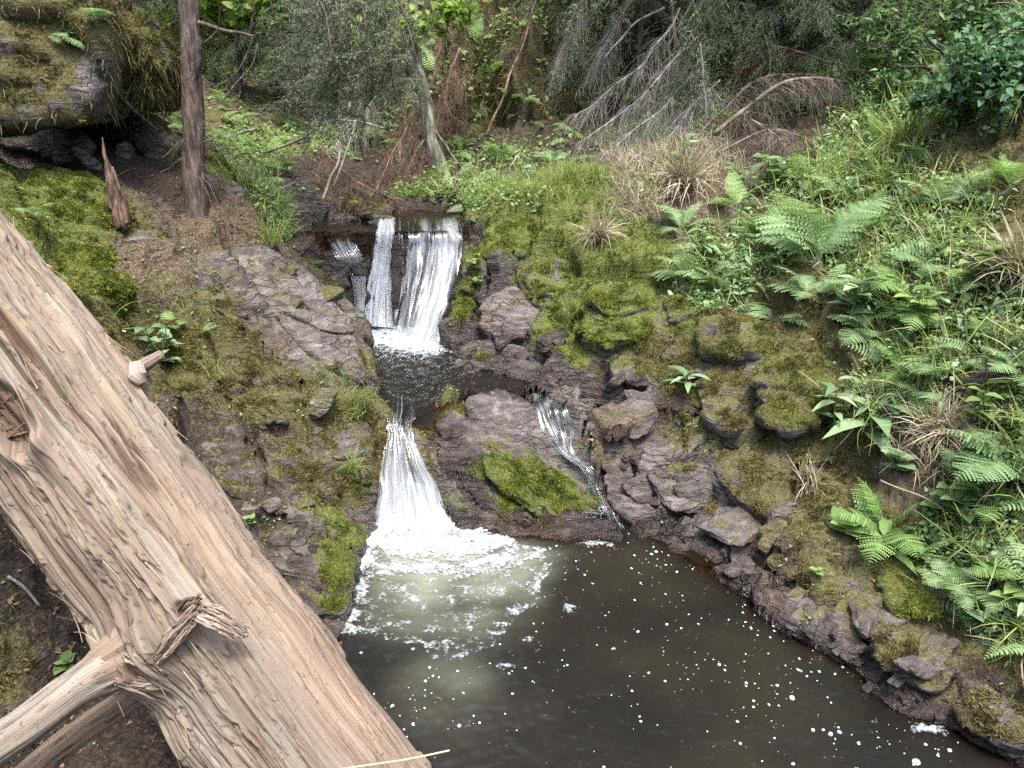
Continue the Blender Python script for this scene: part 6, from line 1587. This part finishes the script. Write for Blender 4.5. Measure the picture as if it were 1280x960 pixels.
# hanging green bough to the right of the trunk, and one greyer to the left
mw, mn = MB(), MB()
def hang(px, py, Y, L, yaw, roll, pitch, lib=BOUGH):
    c = at(px, py, Y); M = np.array(Euler((roll, pitch, yaw)).to_matrix()) * L; w, nd = lib[int(rgT.integers(len(lib)))]
    mw.add(w[0] @ M.T + c, w[1]); mn.add(nd[0] @ M.T + c, nd[1])
for a in [(330,-60,5.4,.9,-.2,.1,.75),(360,-70,5.2,1.05,-.5,0,.95),(400,-70,5.3,1.0,-.3,.2,.9),(420,-40,5.5,.75,.1,0,.85),(350,-20,5.5,.6,-.9,0,1.1),(440,-50,5.2,.8,-.1,.2,.85),(390,0,5.4,.6,-.6,-.2,1.0),(345,-70,5.1,.95,-.4,.1,1.1),(375,-60,5.0,.9,-.2,0,1.2),(410,-60,5.1,.85,-.5,.1,1.05),(440,-30,5.2,.7,-.3,0,1.0),(360,10,5.2,.5,-.4,0,1.25),(400,30,5.1,.45,-.2,0,1.2),(430,40,5.2,.42,-.1,.1,.9),(380,-30,4.95,.75,-.7,0,1.15),(455,0,5.3,.5,0,0,.7),(320,-40,5.8,.7,-.9,0,1.1),(430,20,5.3,.45,-.2,0,.7)]:
    hang(*a)
limb = wob([at(236, -150, 5.3), at(300, -95, 5.3), at(380, -75, 5.3), at(450, -60, 5.3)], 24, .01, rgT); mw.add(*tube(limb, np.linspace(.022, .008, 24), 7, False))
mw.build('bough', M_SPRUCE, e); mn.build('hanging_needles', M_NEEDLE_G, e, False)

# ---- a greyer young spruce behind the overhang
b0, _ = hit(205, 150); b0 = at(196, 190, 6.4); b0, _ = down(b0[0], b0[1])
C = wob([b0 - [0, 0, .1], b0 + [0, 0, 1.4], b0 + [.05, .05, 3.5]], 30, .004, rgT)
e = empty('spruce_tree', tuple(b0), 'small grey green spruce between the overhang and the brown trunk', 'tree')
trunk_of(e, C, flare(C, .03, .012), M_DARKB, 10, 5); crown_of(e, C, b0[2] + .25, b0[2] + 3.3, 44, (.55, .35), M_SPRUCE, M_NEEDLE_G, rgT, BOUGH, tilt=.35)

# ---- the lichen grey tree behind the falls
b0, _ = hit(556, 212)
k = b0[1]
C = wob([b0 - [0, 0, .15], at(545, 190, k), at(534, 140, k), at(522, 90, k), at(514, 20, k + .05), at(508, -60, k + .1), at(500, -400, k + .4)], 70, .003, rgT)
e = empty('birch_tree', tuple(b0), 'pale lichen covered leaning trunk behind the upper falls', 'tree')
trunk_of(e, C, flare(C, .085, .045, 1.3), M_BIRCH, 16, 7)
for pts, r in [([(540, 160), (552, 175), (575, 208)], .018), ([(538, 165), (520, 190), (505, 215)], .012)]:
    mobj('root', *tube(wob([at(a, b, k - .05) for a, b in pts], 18, .01, rgT), np.linspace(r, r * .6, 18), 7), M_BIRCH, e)
def leaf_cloud(parent, name, cs, n, size, tmpl, mat, rg, flat=.55):
    ml = MB(); tw = []
    for (c, r) in cs:
        m = int(n * r[0] * r[1] * 4); d = rg.normal(0, .5, (m, 3)); 
        # twigs fan out and carry the leaves, so gaps stay
        nt_ = max(6, m // 14); td = norm(rg.normal(0, 1, (nt_, 3)) + [0, -.3, .1]); ends = td * np.array(r) * rg.uniform(.5, 1.15, (nt_, 1))
        s = np.linspace(0, 1, 6)[None, :, None]; T_ = c + ends[:, None] * s + np.array([0, 0, -.12 * r[2]]) * s ** 2
        tw.append(T_)
        ti = rg.integers(nt_, size=m); f = rg.uniform(.35, 1.05, m)[:, None]
        P = c + ends[ti] * f + np.array([0, 0, -.12 * r[2]]) * f ** 2 + rg.normal(0, .025, (m, 3))
        Z = norm(np.array([0, -.25, 1.0]) * flat + rg.normal(0, .38, (m, 3)))
        M = frames(Z, rg.uniform(0, 6.28, m)) * rg.uniform(*size, m)[:, None, None]
        ml.add(*bake(tmpl[0], tmpl[1], M, P))
    T_ = np.vstack(tw); mobj('twigs', *fast_tubes(T_, np.full(len(T_), .005), np.full(len(T_), .0015)), M_TWIG, parent)
    ml.build(name, mat, parent)
leaf_cloud(e, 'foliage', [(at(490, 20, k - .2), (.45, .4, .3)), (at(560, 25, k), (.4, .4, .22)), (at(470, 55, k + .2), (.35, .3, .2)), (at(590, 0, k), (.3, .3, .2))], 260, (.05, .10), LEAF_OV, M_BROAD_Y, rgT)
# ---- maple behind the near spruce
b0, _ = hit(300, 120)
e = empty('broadleaf_tree', tuple(b0), 'bright green broadleaf sapling seen beyond the brown spruce trunk', 'tree')
C = wob([b0 - [0, 0, .1], b0 + [.1, 0, 1.0], b0 + [.0, .0, 2.4]], 24, .01, rgT); trunk_of(e, C, flare(C, .03, .014), M_DARKB, 9, 9)
leaf_cloud(e, 'crown', [(at(290, 15, b0[1]), (.6, .6, .4)), (at(335, 10, b0[1] - .3), (.5, .5, .35)), (at(215, 30, b0[1]), (.5, .5, .4)), (at(420, 30, b0[1] + .6), (.5, .4, .3)), (at(270, -60, b0[1]), (.9, .8, .5))], 150, (.09, .17), LEAF_ROUND, M_BROAD_Y, rgT)
# ---- hazel in the upper right corner
b0, _ = hit(1205, 150)
e = empty('hazel_bush', tuple(b0), 'dense dark leaved hazel bush in the upper right corner', 'bush')
for q in [(1150, 40), (1200, 20), (1260, 40), (1290, 90), (1120, 80)]:
    mobj('stem', *tube(wob([b0 - [0, 0, .05], (b0 + at(q[0], q[1], b0[1] - .1)) / 2 + [0, 0, .1], at(q[0], q[1], b0[1] - .2)], 20, .02, rgT), np.linspace(.014, .005, 20), 6), M_DARKB, e)
K = b0[1]
leaf_cloud(e, 'leaves', [(at(1215, 75, K - .1), (.42, .4, .34)), (at(1265, 110, K - .3), (.32, .3, .26)), (at(1290, 40, K - .2), (.4, .4, .35)), (at(1170, 120, K), (.25, .25, .18))], 1100, (.028, .062), LEAF_OV, M_BROAD_D, rgT)
b0, _ = hit(1120, 110)
e = empty('leafy_bush', tuple(b0), 'bright green feathery bush to the left of the dark hazel', 'bush')
mobj('stem', *tube(wob([b0, b0 + [.05, 0, .4], b0 + [.1, -.1, 1.0]], 16, .02, rgT), np.linspace(.012, .004, 16), 6), M_DARKB, e)
K = b0[1]
leaf_cloud(e, 'leaves', [(at(1130, 60, K - .15), (.4, .4, .22)), (at(1180, 15, K - .1), (.5, .4, .22)), (at(1110, 100, K - .25), (.28, .25, .14)), (at(1250, -10, K - .3), (.4, .4, .2)), (at(1090, 25, K), (.3, .3, .16))], 620, (.035, .08), LEAF_LAN, M_BROAD, rgT)
for i, (p0, p1, p2, lab) in enumerate([((1222, 165), (1238, 125), (1272, 100), 'thin pale bare sapling stem leaning right under the hazel bush'), ((1236, 160), (1262, 128), (1300, 95), 'second thin pale bare stem closest to the right edge under the hazel')]):
    q, _ = hit(*p0); o = mobj('sapling', *tube(wob([q, at(p1[0], p1[1], q[1] - .05), at(p2[0], p2[1], q[1] - .1)], 16, .01, rgT), np.linspace(.007, .004, 16), 6), M_GTWIG, None, origin=q)
    tag(o, lab, 'sapling')

# ---- spruces on the slopes behind
def bg_spruce(label, x, y, h, r, z0f, n, Lr, nm=M_NEEDLE, lean=(0, 0), lib=BOUGH_FAR, seed=1, yaw=None, barkm=M_DARKB):
    n = int(n * .7)
    rg = np.random.default_rng(seed); b, _ = down(x, y)
    C = wob([b - [0, 0, .2], b + [lean[0] * .4, lean[1] * .4, h * .4], b + [lean[0], lean[1], h]], 40, .002, rg)
    e = empty('spruce_tree', tuple(b), label, 'tree', 'spruces on the slopes behind')
    trunk_of(e, C, flare(C, r, r * .3, 1.4), barkm, 14, seed); crown_of(e, C, b[2] + h * z0f, b[2] + h * .97, n, Lr, M_DARKB, nm, rg, lib, yaw=yaw)
    return e
def xy_at(px, Y): p = at(px, 60, Y); return p[0], Y
for (px, Y, h, r, zf, n, Lr, lab, sd) in [
  (842, 8.9, 8.5, .085, .16, 70, (2.0, .5), 'left one of two dark spruce trunks at the top of the right slope', 11),
  (880, 8.7, 9.0, .10, .15, 70, (2.1, .5), 'right and thicker one of two dark spruce trunks at the top of the right slope', 12),
  (985, 8.4, 9.0, .12, .06, 90, (2.2, .5), 'dense dark spruce above the brush pile with boughs down to the slope', 13),
  (1085, 7.6, 8.0, .10, .05, 80, (1.8, .5), 'dark spruce behind the bright feathery bush', 14),
  (760, 11.2, 10., .13, .30, 60, (2.4, .6), 'big spruce on top of the mossy cliff', 15),
  (640, 12.2, 10., .13, .28, 60, (2.3, .6), 'spruce rising above the middle of the cliff', 16),
  (520, 12.5, 10., .13, .08, 80, (2.4, .6), 'spruce at the head of the gully behind the birch', 17),
  (400, 13.5, 10., .12, .10, 80, (2.4, .6), 'spruce farthest up the gully', 18),
  (190, 11.5, 10., .13, .10, 80, (2.4, .6), 'spruce deep in the wood beyond the overhang', 19),
  (40, 9.0, 9.0, .12, .15, 80, (2.2, .6), 'spruce standing on the slope above the overhang', 20),
  (1260, 9.5, 9.5, .12, .10, 80, (2.4, .6), 'spruce behind the hazel bush in the upper right', 21)]:
    x, y = xy_at(px, Y); bg_spruce(lab, x, y, h, r, zf, n, Lr, seed=sd, lib=BOUGH_MID)
for (px, Y, h, n, Lr, lab, sd, nm) in [
  (930, 7.7, 3.6, 60, (.95, .25), 'young spruce with boughs to the ground behind the brush pile', 61, M_NEEDLE),
  (1010, 7.5, 3.2, 60, (.9, .25), 'young spruce between the brush pile and the feathery bush', 62, M_NEEDLE_G),
  (1065, 7.0, 2.6, 50, (.8, .2), 'low young spruce next to the feathery bush', 63, M_NEEDLE),
  (800, 8.4, 3.0, 60, (.9, .25), 'greyish young spruce in front of the two dark trunks', 65, M_NEEDLE_G),
  (445, 10.0, 3.4, 60, (1.0, .25), 'young grey green spruce in the gully to the left of the birch', 66, M_NEEDLE_G),
  (350, 10.5, 3.4, 60, (1.0, .25), 'young spruce at the back of the gully', 67, M_NEEDLE),
  (130, 7.8, 3.0, 60, (.8, .2), 'grey green young spruce just above the overhang', 69, M_NEEDLE_G)]:
    x, y = xy_at(px, Y); bg_spruce(lab, x, y, h, .03, .03, n, Lr, nm=nm, seed=sd, lib=BOUGH)
# further wood out to the sides and overhead, mostly outside the picture
for i, (x, y, h) in enumerate([(-5.5, 10, 10), (-7, 5.5, 9), (6.5, 7.5, 9), (7.5, 4.5, 9), (3.5, 15, 11), (-3.5, 17, 11), (0.5, 16, 11), (9, 12, 11), (-9.5, 12, 11)]):
    bg_spruce('dark spruce of the surrounding wood, hardly visible behind nearer trees', x, y, h, .13, .12, 60, (2.4, .6), seed=40 + i)

# ---- dead brush
def dead_bough(name, label, pts, r, n1, l1, droop, mat, seed, n2=5, cat='dead branch', k1=9, group=None, thin=1.0, spread=.7):
    rg = np.random.default_rng(seed); P = [at(*p) for p in pts]; C = wob(P, 30, .012, rg)
    A = branchlets(C, n1, l1, droop, rg, spread, k1, .05); A += np.cumsum(rg.normal(0, .004, A.shape), axis=1)
    B = np.vstack([branchlets(q, n2, l1 * .5, droop * 1.1, rg, .8, 6, .1) for q in A]); B += np.cumsum(rg.normal(0, .003, B.shape), axis=1)
    e = empty(name, tuple(P[0]), label, cat, group)
    mobj('stem', *tube(C, np.linspace(r, r * .4, 30), 8), mat, e)
    v1 = fast_tubes(A, np.full(len(A), .0032 * thin), np.full(len(A), .0013 * thin)); v2 = fast_tubes(B, np.full(len(B), .0017 * thin), np.full(len(B), .0009 * thin))
    m = MB(); m.add(*v1); m.add(*v2); m.build('twigs', mat, e)
    return e
G = 'dead spruce branches on the right slope'
dead_bough('dead_branch', 'big fallen dead branch with a pale stem lying across the upper right slope', [(892,168,6.5),(930,138,6.5),(975,105,6.55),(1015,98,6.6),(1060,103,6.6)], .022, 90, .38, .9, M_TWIG, 1, group=G)
dead_bough('dead_branch', 'thin arching dead branch above the big fallen one', [(868,175,6.7),(900,140,6.8),(950,100,6.8),(1030,92,6.75)], .009, 70, .34, .9, M_TWIG, 2, group=G)
dead_bough('dead_branch', 'dead branch with hanging brown twigs under the big fallen one', [(900,190,6.2),(950,165,6.2),(1000,170,6.1),(1040,190,6.0)], .010, 60, .30, .6, M_TWIG, 3, group=G)
dead_bough('dead_branch', 'dead spiky branch lying in front of the brush on the dry grass', [(940,150,6.2),(970,170,6.0),(1000,200,5.9)], .008, 40, .26, .5, M_TWIG, 4, group=G)
dead_bough('dead_branch', 'brown dead branch at the top of the brush by the dark spruce', [(1040,80,6.9),(980,60,7.2),(930,70,7.3)], .010, 70, .40, .8, M_BTWIG, 5, group=G)
dead_bough('dead_branch', 'upright pale broken stem left of the brush', [(884,150,6.9),(880,110,6.95),(876,55,7.0)], .016, 26, .22, .3, M_GTWIG, 6, group=G)
G2 = 'grey dead boughs hanging over the slope right of the cliff'
for i, (pts, r, lab) in enumerate([
  ([(880,40,7.8),(840,80,7.6),(790,130,7.4),(720,180,7.2)], .012, 'long grey dead bough sweeping down to the grass beside the cliff'),
  ([(850,10,8.0),(820,60,7.8),(770,110,7.7),(705,150,7.6)], .010, 'grey dead bough above the long sweeping one'),
  ([(890,70,7.4),(850,110,7.2),(800,160,7.0),(750,195,6.9)], .010, 'grey dead bough closest to the dry grass crest'),
  ([(800,-20,8.3),(770,30,8.2),(740,90,8.2)], .010, 'grey dead bough hanging steeply down the cliff edge'),
  ([(740,-30,8.6),(720,20,8.5),(700,80,8.5)], .009, 'dark grey dead bough hanging in the middle of the cliff'),
  ([(900,100,7.2),(860,140,7.0),(830,180,6.8)], .009, 'short grey dead bough next to the upright broken stem')]):
    dead_bough('dead_bough', lab, pts, r, 75, .45, .75, M_GTWIG, 20 + i, group=G2, thin=.9, spread=.55)
G3 = 'brown dead brush beyond the upper falls'
for i, (pts, r, lab, mt) in enumerate([
  ([(520,140,7.9),(500,175,7.6),(480,215,7.4),(470,245,7.2)], .010, 'brown dead brush drooping left of the birch foot', M_BTWIG),
  ([(540,150,8.0),(520,190,7.7),(500,235,7.4)], .009, 'dead brush directly in front of the birch foot', M_BTWIG),
  ([(400,185,7.4),(430,215,7.2),(470,240,7.0),(500,250,6.9)], .008, 'low pinkish brown brush over the water left of the brook', M_BTWIG),
  ([(390,215,7.2),(420,235,7.0),(455,250,6.9)], .008, 'lowest tangle of pinkish twigs above the brook', M_BTWIG),
  ([(575,60,8.6),(560,100,8.5),(548,150,8.4)], .014, 'dead reddish bough hanging right of the birch', M_BTWIG),
  ([(470,120,9.0),(440,160,8.7),(400,200,8.3)], .009, 'grey tangle of dead twigs in the gully', M_GTWIG)]):
    dead_bough('dead_brush', lab, pts, r, 70, .38, .8, mt, 40 + i, group=G3, cat='dead brush')
def stick(label, pts, r, mat, name='stick', r1=.6):
    P = [at(*p) for p in pts]; c = np.array(P[0]); o = mobj(name, *tube(wob(P, 26, .012, rgT), np.linspace(r, r * r1, 26), 8), mat, None, origin=c)
    return tag(o, label, 'stick')
stick('long thin dark stick leaning against the mossy cliff', [(608,170,8.2),(630,115,8.4),(655,50,8.7),(674,-10,8.9)], .014, M_BTWIG)
stick('pale bare stem leaning in the gully, left of a parallel one', [(404,250,6.9),(420,200,7.2),(442,125,7.6)], .014, M_GTWIG)
stick('pale bare stem leaning in the gully, right of a parallel one', [(412,245,7.0),(436,180,7.2),(452,130,7.5)], .011, M_GTWIG)
stick('long mossy bare branch lying across the gully', [(335,190,7.4),(380,172,7.3),(410,152,7.2),(445,152,7.2),(482,160,7.2)], .012, M_GTWIG)
stick('thin branch rising from the long gully branch to the spruce bough', [(402,125,7.2),(425,148,7.2),(440,170,7.2)], .008, M_GTWIG)
stick('short pale log piece lying on the gully floor', [(285,172,8.6),(305,165,8.6),(322,160,8.6)], .020, M_GTWIG)
stick('dark stick lying above the lip of the falls', [(455,225,6.9),(480,243,6.8),(506,258,6.6)], .011, M_DARKB)
stick('pale stick on the grass in front of the cliff', [(626,222,7.0),(640,205,7.1),(650,190,7.2)], .010, M_GTWIG)
stick('brown broken stem hanging beside the birch trunk', [(553,45,8.4),(546,80,8.4),(540,112,8.4)], .022, M_BTWIG)
stick('bare pale limb crossing in front of the dark spruces', [(830,10,8.0),(795,28,7.9),(770,55,7.8),(756,72,7.8)], .010, M_GTWIG)
stick('dead stem beside the two dark spruce trunks', [(838,-10,8.2),(842,30,8.1),(848,62,8.0)], .020, M_BTWIG)
stick('brown branch wedged in the hollow under the overhang', [(150,120,5.0),(175,145,5.05),(200,165,5.2)], .016, M_DARKB)
stick('thin pale stalk rising over the herbs on the right bank', [(1100,600,3.1),(1180,640,2.9),(1260,720,2.65)], .0035, M_STRAW)
stick('pale straw stalk leaning at the right edge', [(1240,415,3.4),(1262,400,3.4),(1290,385,3.4)], .004, M_STRAW)
# small litter twigs on the dark ground under the log
for lab, pts, r, mt in [('pale twig curved on the dark soil left of the log', [(8,722,2.02),(30,735,2.0),(48,760,1.97)], .005, M_GTWIG), ('reddish needle twig lying on the dark soil left of the log', [(40,765,1.97),(70,772,1.95),(102,778,1.95)], .003, M_BTWIG), ('small straight pale twig near the branches', [(66,770,1.93),(74,755,1.95),(80,742,1.96)], .003, M_GTWIG)]:
    P = []
    for a, b, Y in pts:
        q, n_ = hit(a, b); P.append(q + n_ * .006)
    o = mobj('twig', *tube(curve_pts(P, 14), r, 6), mt, None, origin=P[0]); tag(o, lab, 'twig')
# ---- splintered stump
b0, _ = hit(148, 285)
e = empty('broken_stump', tuple(b0), 'jagged reddish brown splintered stump on the mossy left bank', 'stump')
k = b0[1]
for pts, rr in [([(152, 285), (142, 240), (134, 205), (127, 172)], (.034, .024, .014, .002)), ([(158, 280), (150, 240), (141, 208)], (.024, .016, .003)), ([(140, 262), (134, 220), (130, 190)], (.014, .010, .002))]:
    C = wob([at(a, b, k - .01) for a, b in pts], 26, .008, rgT); r_ = np.interp(np.linspace(0, 1, 26), np.linspace(0, 1, len(rr)), rr)
    v, f = tube(C, r_, 16); m = 26 * 16; ee = norm(v[:m] - np.repeat(C, 16, 0)); v[:m] += ee * (np.repeat(r_, 16) * .5 * perlin(v[:m] * np.array([60, 60, 9]), 77))[:, None]
    mobj('splinter', v, f, bark_mat('rotten_wood', (.045, .026, .019), (.12, .075, .055), (.24, .17, .13), 20.) if 'rotten_wood' not in bpy.data.materials else bpy.data.materials['rotten_wood'], e)
SUN_E, SKY_E, EXPO = 1.5, 0.15, 2.02
# ------------------------------------------------------------------ camera, light, sky
cam = bpy.data.cameras.new('camera'); co = bpy.data.objects.new('camera', cam); COL.objects.link(co)
co.location = (0, 0, CAMZ); co.rotation_euler = (R(90) - PITCH, 0, 0)
cam.sensor_width = 36; cam.lens = 36 * F / 1280; cam.clip_start = .05; cam.clip_end = 300
SC.camera = co
SUN_EL, SUN_AZ = 70, 165     # sun behind thin cloud, high behind the viewer
sun = bpy.data.lights.new('sun', 'SUN'); so_ = bpy.data.objects.new('sun', sun); COL.objects.link(so_)
sun.energy = SUN_E; sun.angle = R(11); sun.color = (1.0, .96, .9)
d_ = Vector((math.sin(R(SUN_AZ)) * math.cos(R(SUN_EL)), math.cos(R(SUN_AZ)) * math.cos(R(SUN_EL)), math.sin(R(SUN_EL))))
so_.rotation_euler = d_.to_track_quat('Z', 'Y').to_euler(); so_.location = (0, 0, 20)
w = bpy.data.worlds.new('World'); SC.world = w; w.use_nodes = True
nt = w.node_tree; bg = nt.nodes['Background']
sky = nt.nodes.new('ShaderNodeTexSky'); sky.sky_type = 'NISHITA'; sky.sun_disc = False
sky.sun_elevation = R(SUN_EL); sky.sun_rotation = R(SUN_AZ); sky.air_density = 1.0; sky.dust_density = 4.0; sky.ozone_density = 1.0
nt.links.new(sky.outputs[0], bg.inputs[0]); bg.inputs[1].default_value = SKY_E
SC.view_settings.view_transform = 'Standard'; SC.view_settings.look = 'None'
SC.view_settings.exposure = EXPO; SC.view_settings.gamma = 1; SC.view_settings.use_curve_mapping = False
cy = SC.cycles
cy.max_bounces = 6; cy.diffuse_bounces = 3; cy.glossy_bounces = 3; cy.transmission_bounces = 4; cy.transparent_max_bounces = 12
cy.caustics_reflective = False; cy.caustics_refractive = False
cy.use_denoising = False
try: cy.denoiser = 'OPENIMAGEDENOISE'
except Exception: pass
cy.sample_clamp_indirect = 6
